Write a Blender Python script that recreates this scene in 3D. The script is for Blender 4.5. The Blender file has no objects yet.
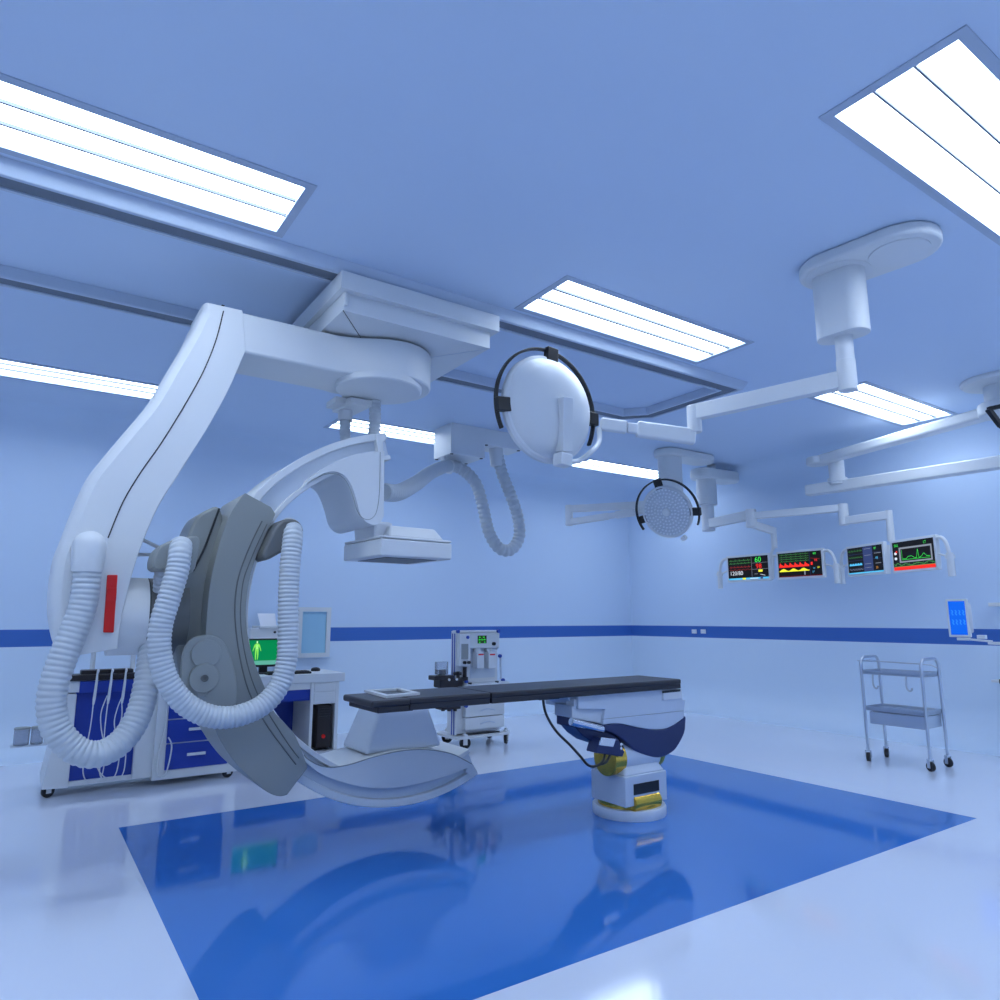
import bpy, bmesh, math, random
from mathutils import Vector as V, Matrix
random.seed(4)
SC = bpy.context.scene
COL = SC.collection

# ------------------------------------------------------------------ camera
F, AZ, PT, HC = 692.18, math.radians(55.704), math.radians(9.7555), 1.3
fh = V((math.cos(AZ), math.sin(AZ), 0)); RT = V((math.sin(AZ), -math.cos(AZ), 0)); UPZ = V((0, 0, 1))
FW = fh*math.cos(PT) + UPZ*math.sin(PT); UP = UPZ*math.cos(PT) - fh*math.sin(PT)
CAM = V((0, 0, HC))
cd = bpy.data.cameras.new('camera'); cam = bpy.data.objects.new('camera', cd); COL.objects.link(cam)
cd.sensor_width = 36; cd.lens = 36*F/1000; cd.clip_start = 0.05; cd.clip_end = 100
cam.matrix_world = Matrix(((RT.x, UP.x, -FW.x, CAM.x), (RT.y, UP.y, -FW.y, CAM.y), (RT.z, UP.z, -FW.z, CAM.z), (0, 0, 0, 1)))
SC.camera = cam
def ray(x, y): return FW + RT*((x-500)/F) - UP*((y-500)/F)
def az(x, y, z): d = ray(x, y); return CAM + d*((z-HC)/d.z)
def ay(x, y, Y): d = ray(x, y); return CAM + d*(Y/d.y)
def ax(x, y, X): d = ray(x, y); return CAM + d*(X/d.x)
def onv(p, y):                       # the height above p that is seen at image row y
    lo, hi = -1.0, 5.0
    for _ in range(50):
        m = (lo+hi)/2; d = V((p[0], p[1], m)) - CAM
        if 500 - F*d.dot(UP)/d.dot(FW) > y: lo = m
        else: hi = m
    return lo

# --------------------------------------------------------------- materials
def srgb(r, g, b):
    f = lambda c: (c/255/12.92 if c/255 <= .04045 else ((c/255+.055)/1.055)**2.4)
    return (f(r), f(g), f(b), 1)
def mat(name, col, rough=.4, metal=0, emit=None, es=1, spec=.5, coat=0, trans=0, noise=0, nscale=40):
    m = bpy.data.materials.new(name); m.use_nodes = True
    nt = m.node_tree; b = nt.nodes['Principled BSDF']
    c = col if len(col) == 4 else (*col, 1)
    b.inputs['Base Color'].default_value = c
    b.inputs['Roughness'].default_value = rough; b.inputs['Metallic'].default_value = metal
    b.inputs['Specular IOR Level'].default_value = spec
    b.inputs['Coat Weight'].default_value = coat; b.inputs['Coat Roughness'].default_value = .08
    b.inputs['Transmission Weight'].default_value = trans
    if emit:
        b.inputs['Emission Color'].default_value = emit if len(emit) == 4 else (*emit, 1)
        b.inputs['Emission Strength'].default_value = es
    if noise:                        # faint surface texture: roughness varies a little
        n = nt.nodes.new('ShaderNodeTexNoise'); n.inputs['Scale'].default_value = nscale
        n.inputs['Detail'].default_value = 3
        mr = nt.nodes.new('ShaderNodeMapRange')
        mr.inputs['To Min'].default_value = max(.02, rough-noise); mr.inputs['To Max'].default_value = rough+noise
        tc = nt.nodes.new('ShaderNodeTexCoord')
        nt.links.new(tc.outputs['Object'], n.inputs['Vector'])
        nt.links.new(n.outputs['Fac'], mr.inputs['Value']); nt.links.new(mr.outputs['Result'], b.inputs['Roughness'])
    return m
M = {}
M['wall'] = mat('wall_paint', (.70, .82, .97), .45, noise=.05)
M['wallup'] = mat('upper_wall_paint', (.63, .76, .95), .5, noise=.05)
M['stripe'] = mat('stripe_paint', (.045, .15, .50), .4, noise=.03)
M['ceil'] = mat('ceiling_paint', (.63, .75, .94), .6, noise=.05)
M['floor'] = mat('glossy_epoxy_floor', (.75, .80, .92), .085, spec=.75, noise=.015, nscale=3)
M['mat'] = mat('blue_epoxy_floor', (.040, .19, .58), .065, spec=.7, noise=.012, nscale=3)
M['white'] = mat('white_enamel', (.75, .77, .79), .42, noise=.03)
M['white2'] = mat('white_plastic', (.75, .77, .80), .45, noise=.03)
M['hose'] = mat('ribbed_hose', (.57, .61, .65), .42, noise=.03)
M['pale'] = mat('pale_grey_plastic', (.64, .70, .79), .38, noise=.03)
M['grey'] = mat('warm_grey_plastic', (.29, .305, .29), .40, noise=.04)
M['grey2'] = mat('grey_plastic_cover', (.325, .345, .335), .42, noise=.03)
M['dgrey'] = mat('dark_warm_grey_plastic', (.14, .145, .14), .42, noise=.03)
M['red'] = mat('red_plastic', (.80, .008, .004), .35, noise=.03)
M['seam'] = mat('dark_seam', (.02, .022, .025), .6)
M['black'] = mat('black_plastic', (.012, .011, .012), .4, noise=.05)
M['vinyl'] = mat('charcoal_vinyl', (.022, .020, .026), .42, noise=.06, nscale=120)
M['navy'] = mat('navy_plastic', (.018, .030, .115), .35, noise=.03)
M['blue'] = mat('blue_laminate', (.012, .045, .36), .35, noise=.03)
M['bluek'] = mat('blue_knob', (.02, .07, .42), .35)
M['lens'] = mat('lamp_lens', (.86, .90, .96), .12, spec=.8, coat=.6)
M['gold'] = mat('brass', (.78, .50, .08), .24, metal=1, noise=.05)
M['chrome'] = mat('polished_steel', (.72, .74, .78), .2, metal=1, noise=.05)
M['steel'] = mat('brushed_steel', (.60, .64, .70), .34, metal=1, noise=.08, nscale=90)
M['rail'] = mat('rail_enamel', (.55, .63, .76), .3, noise=.03)
M['groove'] = mat('rail_groove', (.17, .20, .25), .6, noise=.03)
M['divider'] = mat('lamp_divider', (.16, .19, .24), .6, noise=.03)
M['frame'] = mat('lamp_frame', (.46, .54, .68), .4, noise=.03)
M['paper'] = mat('paper', (.86, .86, .90), .7, noise=.05)
M['glass'] = mat('smoky_cup_plastic', (.72, .74, .80), .12, trans=.85)
M['lcd'] = mat('matte_panel', (.36, .62, .80), .3, noise=.03)
M['brown'] = mat('dark_brown_plastic', (.018, .012, .012), .4, noise=.05)
LC = (.745, .875, 1.03, 1)
M['light'] = mat('light_diffuser', (.8, .85, .9), .5, emit=LC, es=7.4)
def em(name, col, s=1.0): return mat(name, (.004, .004, .005), .3, emit=col, es=s, spec=.12)
E_ = {k: em('screen_'+k, v, s) for k, (v, s) in dict(
    black=((.006, .006, .008), 1), green=((.05, .85, .10), 1.0), red=((.9, .03, .02), 1.0), yellow=((.85, .85, .04), 1.0),
    white=((.75, .82, .95), .9), cyan=((.10, .55, .95), .9), dgreen=((.05, .22, .06), 1), dred=((.22, .02, .02), 1),
    navy=((.03, .05, .16), 1), orange=((.8, .35, .05), .8), grey=((.3, .34, .42), .8),
    sblue=((.004, .12, .80), 1.0), sblue2=((.03, .25, .95), 1), sgreen=((.0, .22, .07), 1.0), body=((.22, .75, .10), 1), bodyhi=((.6, .95, .5), 1),
    teal=((.10, .38, .30), 1)).items()}

# ------------------------------------------------------------ mesh builder
ROOT = {}
class G:
    def __init__(s, mi=0): s.bm = bmesh.new(); s.mi = mi
    def vs(s, pts): return [s.bm.verts.new(p) for p in pts]
    def face(s, pts):
        f = s.bm.faces.new(s.vs(pts)); f.material_index = s.mi; return s
    def fv(s, vs):
        f = s.bm.faces.new(vs); f.material_index = s.mi
    def prism(s, poly, vec):
        vec = V(vec); a = s.vs(poly); b = s.vs([V(p)+vec for p in poly]); n = len(a)
        s.fv(a); s.fv(b[::-1])
        for i in range(n): s.fv([a[i], b[i], b[(i+1) % n], a[(i+1) % n]])
        return s
    def xz(s, pts, y0, y1): return s.prism([V((p[0], y0, p[-1])) for p in pts], (0, y1-y0, 0))
    def xy(s, pts, z0, z1): return s.prism([V((p[0], p[1], z0)) for p in pts], (0, 0, z1-z0))
    def box(s, lo, hi):
        return s.xy([(lo[0], lo[1]), (hi[0], lo[1]), (hi[0], hi[1]), (lo[0], hi[1])], lo[2], hi[2])
    def obox(s, c, u, v, w, hu, hv, hw):
        c, u, v, w = V(c), V(u)*hu, V(v)*hv, V(w)*hw
        return s.prism([c-u-v-w, c+u-v-w, c+u+v-w, c-u+v-w], w*2)
    def bar(s, a, b, wid, hgt, up=(0, 0, 1)):      # a straight rectangular bar from a to b
        a, b = V(a), V(b); d = (b-a).normalized(); w = d.cross(V(up)).normalized(); u = w.cross(d)
        return s.prism([a-w*wid/2-u*hgt/2, a+w*wid/2-u*hgt/2, a+w*wid/2+u*hgt/2, a-w*wid/2+u*hgt/2], b-a)
    def sweep(s, pts, radii, n=12, cap=True, flat=None):
        pts = [V(p) for p in pts]; N = len(pts)
        t = [(pts[min(i+1, N-1)]-pts[max(i-1, 0)]).normalized() for i in range(N)]
        r = t[0].cross(V((0, 0, 1)));
        if r.length < .05: r = t[0].cross(V((1, 0, 0)))
        r.normalize(); rings = []
        for i in range(N):
            r = (r - t[i]*r.dot(t[i])).normalized(); u = t[i].cross(r)
            R = radii[i] if hasattr(radii, '__len__') else radii
            rings.append(s.vs([pts[i]+(r*math.cos(2*math.pi*k/n)+u*math.sin(2*math.pi*k/n))*R for k in range(n)]))
        for a, b in zip(rings, rings[1:]):
            for k in range(n): s.fv([a[k], a[(k+1) % n], b[(k+1) % n], b[k]])
        if cap: s.fv(rings[0][::-1]); s.fv(rings[-1])
        return s
    def cyl(s, a, b, r, n=24, r2=None): return s.sweep([a, b], [r, r if r2 is None else r2], n)
    def lathe(s, prof, o, axis, n=40, ref=None):    # prof: (radius, height along the axis)
        o = V(o); w = V(axis).normalized(); u = w.orthogonal().normalized() if ref is None else V(ref); v = w.cross(u); rings = []
        for r, h in prof:
            if r < 1e-6: rings.append(s.vs([o+w*h]))
            else: rings.append(s.vs([o+w*h+(u*math.cos(2*math.pi*k/n)+v*math.sin(2*math.pi*k/n))*r for k in range(n)]))
        for a, b in zip(rings, rings[1:]):
            if len(a) == 1 and len(b) == 1: continue
            for k in range(n):
                k2 = (k+1) % n
                if len(a) == 1: s.fv([a[0], b[k2], b[k]])
                elif len(b) == 1: s.fv([a[k], a[k2], b[0]])
                else: s.fv([a[k], a[k2], b[k2], b[k]])
        if len(rings[0]) > 1: s.fv(rings[0][::-1])
        if len(rings[-1]) > 1: s.fv(rings[-1])
        return s
    def text(s, txt, o, u, v, size, right=False):
        c = bpy.data.curves.new('lettering', 'FONT'); c.body = txt; c.size = size; c.resolution_u = 3
        ob = bpy.data.objects.new('lettering', c); me = bpy.data.meshes.new_from_object(ob)
        w = max((q.co.x for q in me.vertices), default=0) if right else 0
        o, u, v = V(o), V(u), V(v); vv = [s.bm.verts.new(o+u*(q.co.x-w)+v*q.co.y) for q in me.vertices]
        for p in me.polygons:
            try: s.fv([vv[i] for i in p.vertices])
            except ValueError: pass
        bpy.data.objects.remove(ob); bpy.data.curves.remove(c); bpy.data.meshes.remove(me)
        return s
    def build(s, name, m, parent=None, bevel=0, seg=2, smooth=38, label=None, fix=True):
        if fix: bmesh.ops.recalc_face_normals(s.bm, faces=s.bm.faces)
        off = ROOT.get(parent.name, V((0, 0, 0))) if parent else V((0, 0, 0))
        if off.length: bmesh.ops.translate(s.bm, verts=s.bm.verts, vec=-off)
        me = bpy.data.meshes.new(name); s.bm.to_mesh(me); s.bm.free()
        for q in (m if isinstance(m, (list, tuple)) else [m]): me.materials.append(q)
        for p in me.polygons: p.use_smooth = True
        me.set_sharp_from_angle(angle=math.radians(smooth))
        o = bpy.data.objects.new(name, me); COL.objects.link(o)
        if parent: o.parent = parent; ROOT[o.name] = off
        if bevel:
            b = o.modifiers.new('bevel', 'BEVEL'); b.width = bevel; b.segments = seg; b.limit_method = 'ANGLE'; b.angle_limit = math.radians(40)
            b.harden_normals = True
        if label: o['label'] = label
        return o
def tag(o, label=None, cat=None, group=None, kind=None):
    for k, v in (('label', label), ('category', cat), ('group', group), ('kind', kind)):
        if v: o[k] = v
    return o
def thing(name, loc, label, cat, group=None):
    o = bpy.data.objects.new(name, None); COL.objects.link(o); o.location = loc; o.empty_display_size = .1
    ROOT[o.name] = V(loc); return tag(o, label, cat, group)
def clone(o, parent=None):
    c = o.copy(); COL.objects.link(c)
    if parent: c.parent = parent
    for ch in list(o.children): clone(ch, c)
    return c
def spl(pts, n=8, closed=False):                    # Catmull-Rom through points
    P = [V(p) for p in pts]; N = len(P); out = []
    for i in range(N if closed else N-1):
        g = (lambda k: P[k % N]) if closed else (lambda k: P[max(0, min(N-1, k))])
        a, b, c, d = g(i-1), g(i), g(i+1), g(i+2)
        for k in range(n):
            t = k/n
            out.append(.5*((2*b)+(c-a)*t+(2*a-5*b+4*c-d)*t*t+(3*b-a-3*c+d)*t**3))
    if not closed: out.append(P[-1])
    return out
def resample(pts, step):
    L = [0]
    for a, b in zip(pts, pts[1:]): L.append(L[-1]+(b-a).length)
    n = max(2, int(L[-1]/step)); out = []; j = 0
    for i in range(n+1):
        s = L[-1]*i/n
        while j < len(L)-2 and L[j+1] < s: j += 1
        t = (s-L[j])/max(1e-9, L[j+1]-L[j]); out.append(pts[j].lerp(pts[j+1], min(1, t)))
    return out
def hose(pts, r, pitch, amp=.11, n=22):
    q = resample(spl(pts, 14), pitch/8); g = G()
    g.sweep(q, [r*(1-amp*abs(math.cos(math.pi*i/8))**3) for i in range(len(q))], n); return g
def T(px, Y): return [ay(x, y, Y) for x, y in px]
def seg_taper(bot, top): 
    g = G(); a, b = g.vs(bot), g.vs(top); g.fv(a); g.fv(b)
    for i in range(4): g.fv([a[i], a[(i+1) % 4], b[(i+1) % 4], b[i]])
    return g
def offs(path, d):                                   # offset an open XZ path sideways
    out = []
    for i, p in enumerate(path):
        t = path[min(i+1, len(path)-1)]-path[max(i-1, 0)]; n = V((-t.z, 0, t.x)).normalized()
        out.append(p+n*d)
    return out

# ------------------------------------------------------------------ room
H, XW, YW, RC, RF = 3.4013, 8.3, 8.333, .35, .42
X0, Y0 = -5.0, -3.6
S1, S2 = 1.031, 1.1975
prof = [(RF*(1-math.sin(t)), RF*(1-math.cos(t))) for t in [math.pi/2*k/10 for k in range(11)]]
prof += [(0, S1), (0, S2)]
prof += [(RC*(1-math.cos(t)), H-RC+RC*math.sin(t)) for t in [math.pi/2*k/12 for k in range(13)]]
def wall(name, fn, a, b):
    g = G()
    for (d, z), (d2, z2) in zip(prof, prof[1:]):
        g.mi = 1 if abs(z-S1) < 1e-6 else (2 if z > S2-1e-6 else 0)
        g.face([fn(a(d), d, z), fn(b(d), d, z), fn(b(d2), d2, z2), fn(a(d2), d2, z2)])
    bmesh.ops.remove_doubles(g.bm, verts=g.bm.verts, dist=1e-5)
    o = g.build(name, [M['wall'], M['stripe'], M['wallup']], smooth=30); tag(o, kind='structure')
wall('wall_back', lambda t, d, z: (t, YW-d, z), lambda d: X0+d, lambda d: XW-d)
wall('wall_right', lambda t, d, z: (XW-d, t, z), lambda d: YW-d, lambda d: Y0+d)
wall('wall_left', lambda t, d, z: (X0+d, t, z), lambda d: Y0+d, lambda d: YW-d)
wall('wall_front', lambda t, d, z: (t, Y0+d, z), lambda d: XW-d, lambda d: X0+d)
tag(G().box((X0+RF, Y0+RF, -.1), (XW-RF, YW-RF, 0)).build('floor', M['floor']), kind='structure')
MX1, MX2, MY1, MY2 = .4887*1.3, 4.1151*1.3, 1.7282*1.3, 4.0067*1.3
tag(G().box((MX1, MY1, -.02), (MX2, MY2, .0012)).build('floor_inlay', M['mat']), kind='structure')

# ceiling lamps: recessed troffers set in openings cut in the ceiling
LAMPS = [(-.82, .956, 3.107, 3.582, 'long white ceiling lamp cut by the left edge of the picture, nearest one'),
         (2.640, 4.416, .884, 1.359, 'large white ceiling lamp in the top right corner of the picture'),
         (2.636, 4.413, 3.107, 3.582, 'white ceiling lamp beyond the rail, above the round operating lamp seen from behind'),
         (6.09, 7.80, 3.092, 3.575, 'white ceiling lamp on the right, behind the first ceiling column and above the monitors'),
         (-.82, .956, 6.773, 7.22, 'thin far ceiling lamp at left, behind the curved white column'),
         (2.619, 4.40, 6.773, 7.22, 'thin far ceiling lamp partly hidden by the cable box on the ceiling'),
         (6.08, 7.80, 6.773, 7.22, 'far ceiling lamp in the back corner, left of the second ceiling column'),
         (-4.26, -2.484, .884, 1.359, 'added unseen ceiling lamp far to the left of the view, the near one'),  # from here down: unseen lamps added on the grid as fill light
         (-4.26, -2.484, 3.107, 3.582, 'added unseen ceiling lamp far to the left of the view, the middle one'),
         (-4.26, -2.484, 6.773, 7.22, 'added unseen ceiling lamp far to the left of the view, the one by the back wall'),
         (-.82, .956, .884, 1.359, 'added fill ceiling lamp above the viewer, out of view to the left'),
         (6.09, 7.80, .884, 1.359, 'added fill ceiling lamp out of view beyond the right edge'),
         (-.82, .956, -2.0, -1.525, 'added unseen ceiling lamp behind the viewer, the left one of its row'),
         (2.64, 4.416, -2.0, -1.525, 'added unseen ceiling lamp behind the viewer, the middle one of its row'),
         (6.09, 7.80, -2.0, -1.525, 'added unseen ceiling lamp behind the viewer, the right one of its row')]
FR = .045
xs = sorted({X0+RC, XW-RC} | {v for l in LAMPS for v in (l[0]-FR, l[1]+FR)}); ys = sorted({Y0+RC, YW-RC} | {v for l in LAMPS for v in (l[2]-FR, l[3]+FR)})
g = G()
for i in range(len(xs)-1):
    for j in range(len(ys)-1):
        cx, cy = (xs[i]+xs[i+1])/2, (ys[j]+ys[j+1])/2
        if any(l[0]-FR < cx < l[1]+FR and l[2]-FR < cy < l[3]+FR for l in LAMPS): continue
        g.box((xs[i], ys[j], H), (xs[i+1], ys[j+1], H+.1))
tag(g.build('ceiling', M['ceil']), kind='structure')
for x0, x1, y0, y1, lab in LAMPS:
    t = thing('ceiling_lamp', ((x0+x1)/2, (y0+y1)/2, H), lab, 'ceiling lamp', 'recessed ceiling lamps')
    g = G(); zt, zb = H+.095, H-.006
    for a, b in (((x0-FR, y0-FR), (x1+FR, y0)), ((x0-FR, y1), (x1+FR, y1+FR)), ((x0-FR, y0), (x0, y1)), ((x1, y0), (x1+FR, y1))):
        g.box((*a, zb), (*b, zt))
    g.build('frame', M['frame'], t)
    w = (y1-y0)/3
    for k in range(3):
        G().box((x0, y0+w*k+.004, H+.02), (x1, y0+w*(k+1)-.004, H+.09)).build('diffuser', M['light'], t)
    dw_ = .0045 if y0 < 2 and x0 > 2 else (.0055 if x0 < 2 and y0 < 4 else .0085)
    for k in (1, 2): G().box((x0, y0+w*k-dw_, H+.004), (x1, y0+w*k+dw_, H+.03)).build('divider', M['divider'], t)
    G().box((x0, y0, H+.091), (x1, y1, H+.1)).build('back_plate', M['frame'], t)

# rail loop on the ceiling
def ploop(path, prof_, mi=0):                        # sweep a (sideways, z) profile along a plan path with mitred corners
    g = G(); N = len(path); rows = []
    P = [V((p[0], p[1], 0)) for p in path]
    for i in range(N):
        a = (P[i]-P[i-1]).normalized() if i else None; b = (P[i+1]-P[i]).normalized() if i < N-1 else None
        na = V((a.y, -a.x, 0)) if a else None; nb = V((b.y, -b.x, 0)) if b else None
        n = na if nb is None else (nb if na is None else (na+nb)/(1+na.dot(nb)))
        rows.append(g.vs([P[i]+n*u+V((0, 0, z)) for u, z in prof_]))
    k = len(prof_)
    for r, q in zip(rows, rows[1:]):
        for i in range(k): g.fv([r[i], r[(i+1) % k], q[(i+1) % k], q[i]])
    g.fv(rows[0]); g.fv(rows[-1][::-1]); return g
RZ = 3.33
path = [(-3.0, 3.775), (5.085, 3.775), (5.085, 4.75), (4.88, 4.965), (-3.0, 4.965)]
t = thing('ceiling_rail', (1.5, 4.37, H), 'pale enamelled rail loop on the ceiling carrying the curved imaging arm', 'rail')
pr_ = [(.112, H-.001), (.100, H-.03), (.082, RZ+.006), (.076, RZ), (.052, RZ), (.052, RZ+.022), (-.052, RZ+.022), (-.052, RZ), (-.074, RZ), (-.08, RZ+.006), (-.09, H-.02), (-.09, H-.001)]
ploop(path, pr_).build('channel', M['rail'], t, smooth=25)
ploop(path, [(.0515, RZ+.008), (-.0515, RZ+.008), (-.0515, RZ+.0215), (.0515, RZ+.0215)]).build('groove', M['groove'], t)

# wall sockets
for px, lab in ((694.5, 'small white wall socket in the blue stripe, the left one of the pair'), (703.5, 'small white wall socket in the blue stripe, the right one of the pair')):
    p = ax(px, 631.5, XW)
    t = thing('wall_socket', (XW, p.y, p.z), lab, 'socket', 'wall sockets')
    G().box((XW-.012, p.y-.045, p.z-.03), (XW+.0, p.y+.045, p.z+.03)).build('face_plate', M['white'], t, bevel=.004)
    for k in (-1, 1): G().cyl((XW-.0125, p.y+.02*k, p.z), (XW-.011, p.y+.02*k, p.z), .012, 12).build('outlet', M['pale'], t)

# ================================================================ C-ARM
CY0, CY1 = 4.0, 4.41
ca = thing('imaging_c_arm', (1.93, 4.18, 3.33), 'large white and grey imaging C-arm hanging from the ceiling rail by a curved column', 'medical scanner')
# carriage
cx0, cx1, cy0, cy1 = 1.40, 2.44, 3.70, 4.98
g = G()
g.box((1.365, 3.655, 3.215), (2.49, 5.03, RZ-.002))
g.build('carriage_top', M['white'], ca, bevel=.004)
g = G(); z1, z2 = 3.10, 3.216
c = V(((cx0+cx1)/2, (cy0+cy1)/2, z1-.028))
q = [V((cx0, cy0, z1)), V((cx1, cy0, z1)), V((cx1, cy1, z1)), V((cx0, cy1, z1))]
for i in range(4):
    a, b = q[i], q[(i+1) % 4]; up = V((0, 0, z2-z1))
    g.face([a, b, b+up, a+up]); g.face([a, b, c])
g.face([p+V((0, 0, z2-z1)) for p in q])
bmesh.ops.remove_doubles(g.bm, verts=g.bm.verts, dist=1e-5)
g.build('carriage_base', M['white'], ca, smooth=2)
for cxx in (cx0+.010,):
    g = G(); g.box((cxx-.010, cy0-.02, 3.13), (cxx+.010, cy0-.001, 3.212)); g.build('end_bracket', M['white'], ca, bevel=.003)
for a, b in ((q[0], c), (q[1], c)):
    G().sweep([a+V((0, 0, -.001)), b+V((0, 0, -.001))], .0022, 6).build('seam', M['seam' if a is q[0] else 'pale'], ca)

# swing arm with round bearing end
AX, AYc, AR = 1.895, 4.15, .300
zb, zt = 2.83, 3.075
g = G(); arc = []
yn, yf = CY0+.003, CY1-.003
arc.append((.80, yn)); arc.append((1.42, yn))
a0 = math.asin((yn-AYc)/AR)
for P_ in [(1.50, yn-.004), (1.58, yn-.03), (1.66, yn-.072)]: arc.append(P_)
for k in range(0, 33):
    t_ = math.radians(-120+k*240/32); arc.append((AX+AR*math.cos(t_), AYc+AR*math.sin(t_)))
for P_ in [(1.62, yf+.03), (1.54, yf+.006), (1.46, yf)]: arc.append(P_)
arc.append((.80, yf))
g.xy(arc, zb, zt); g.build('swing_arm', M['white'], ca, bevel=.018, seg=3)
g = G(); g.lathe([(.284, zb+.01), (.284, zb-.028), (.276, zb-.036), (.255, zb-.040), (0, zb-.042)], (AX-.065, AYc-.03, 0), (0, 0, 1), 56)
g.build('bearing_ring', M['white'], ca, smooth=30)
G().cyl((AX, AYc, zt-.002), (AX, AYc, 3.088), .24, 40).build('bearing_collar', M['seam'], ca)

# column
left = [(203.5, 306), (199, 314), (190, 333), (172, 363), (150, 400), (129, 425.6), (104, 455), (86.5, 478), (73, 508), (63, 534), (54.5, 557), (49.5, 590), (49.2, 612), (52, 632), (57, 648), (66, 657)]
right = [(118, 649), (119.5, 630), (124.5, 605), (134, 568), (144.5, 538), (159, 505), (180, 472), (210, 424), (229, 389), (240, 364), (246, 350)]
o = spl(T(left, CY0), 4)[1:]
r_ = spl(T(right, CY0), 4)
top = [ay(242.5, 314, CY0)]; top[0].z = 3.085
tl = ay(204, 305, CY0); tl.z = 3.085
# the outer (left) edge carries a broad rounded chamfer
full = [tl]+o+r_+top; nl = 1+len(o)
cen = [(p.x, p.z) for p in full]
def inset(d, y):
    out = []
    for i, p in enumerate(full):
        if i < nl-2:
            a_, b_ = full[max(0, i-1)], full[min(len(full)-1, i+1)]
            t_ = (b_-a_); n_ = V((-t_.z, 0, t_.x)).normalized()
            if i == 0: n_ = V((1, 0, -.2)).normalized()
            k = d*min(1, (nl-2-i)/3) if i > 1 else d*(.35+.3*i)
            out.append(V((p.x+n_.x*k, y, p.z+n_.z*k)))
        else: out.append(V((p.x, y, p.z)))
    return out
tst = inset(.05, CY0)[nl//2]; sg = 1 if tst.x > full[nl//2].x else -1
rings_ = [inset(sg*.050, CY0), inset(sg*.022, CY0+.018), inset(sg*.005, CY0+.05), inset(0, CY0+.09), inset(0, CY1-.05), inset(sg*.02, CY1)]
g = G(); vr = [g.vs(r0) for r0 in rings_]; g.fv(vr[0]); g.fv(vr[-1][::-1])
for A_, B_ in zip(vr, vr[1:]):
    for i in range(len(A_)): g.fv([A_[i], A_[(i+1) % len(A_)], B_[(i+1) % len(A_)], B_[i]])
g.build('column', M['white'], ca, bevel=.006, seg=2, smooth=32)
sm = T([(223.5, 311), (216, 340), (204, 370), (186, 403), (162, 442), (141, 472), (123, 502), (108, 538)], CY0-.0005)
G().sweep(spl(sm, 6), .0035, 6).build('seam', M['seam'], ca)
G().box((.785, CY0-.002, 3.088), (.80, CY1-.06, 3.0865)).build('seam', M['seam'], ca)
rr = T([(107, 575), (117.5, 575), (113.5, 632.5), (103, 632.5)], CY0)
G().xz(rr, CY0-.012, CY0+.002).build('grip', M['red'], ca, bevel=.004, label='red grip strip on the white column')
rm = T([(106.6, 588), (116.6, 588), (115.8, 601), (105.6, 601)], CY0)
G().xz(rm, CY0-.016, CY0-.010).build('grip_pad', M['red'], ca, bevel=.003)
# elbow socket on the column and the hose that hangs from it
e0 = ay(89.5, 546, 3.93); e1 = ay(88, 572, 3.93)
g = G(); r = .074
g.lathe([(0, r)]+[(r*math.sin(math.radians(a)), r*math.cos(math.radians(a))) for a in range(12, 91, 13)]+[(r*.98, -(e0.z-e1.z)*.6), (.067, -(e0.z-e1.z))], e0, (0, 0, 1), 32)
el = g.build('hose_elbow', M['white'], ca, smooth=50)
G().cyl(e0, e0+V((0, .12, 0)), .07, 28).build('elbow_stub', M['white'], el)
h1 = [ay(88, 568, 3.93), ay(84, 600, 3.925), ay(76, 626, 3.92), ay(64, 655, 3.91), ay(54, 685, 3.9), ay(51.5, 708, 3.9), ay(57, 730, 3.9), ay(73, 748, 3.9), ay(93, 754.5, 3.9), ay(113, 748, 3.92), ay(130, 731, 3.95), ay(141, 708, 3.98), ay(147, 682, 4.02), ay(150, 662, 4.06), ay(152, 645, 4.1)]
hose(h1, .0635, .0265, .07).build('hose', M['hose'], ca, smooth=75)
# pivot
pc = V((.43, 4.206, 1.315))
G().cyl((.38, pc.y, pc.z), (.545, pc.y, pc.z), .2035, 48).build('pivot_drum', M['white'], ca)
G().cyl((.545, pc.y, pc.z), (.552, pc.y, pc.z), .199, 48).build('seam', M['seam'], ca)
G().cyl((.552, pc.y, pc.z), (.74, pc.y, pc.z), .2035, 48).build('pivot_cover', M['dgrey'], ca)
# two thin cable rods between the column and the grey holder
G().cyl(ay(141, 539, 4.3), ay(168, 552, 4.3), .010, 10).build('guide_rod', M['white'], ca)
G().cyl(ay(136, 554.5, 4.3), ay(166, 555, 4.3), .010, 10).build('guide_rod', M['white'], ca)

# the C
Yc = 3.985
lower = T([(478.5, 774), (464, 784.5), (448, 793), (432, 799.5), (415, 804.3), (398, 807), (382, 808), (365, 807.5), (349, 805), (325, 799), (299.5, 784)], Yc)
upper = T([(251, 493), (275, 473.5), (299, 457), (332, 442), (356, 435), (386, 432.4)], Yc)
cc, CR = V((2.01, Yc, 1.352)), 1.166
mid = [V((cc.x+CR*math.cos(math.radians(a)), Yc, cc.z+CR*math.sin(math.radians(a)))) for a in (224, 212, 200, 188, 177, 166, 156)]
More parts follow.
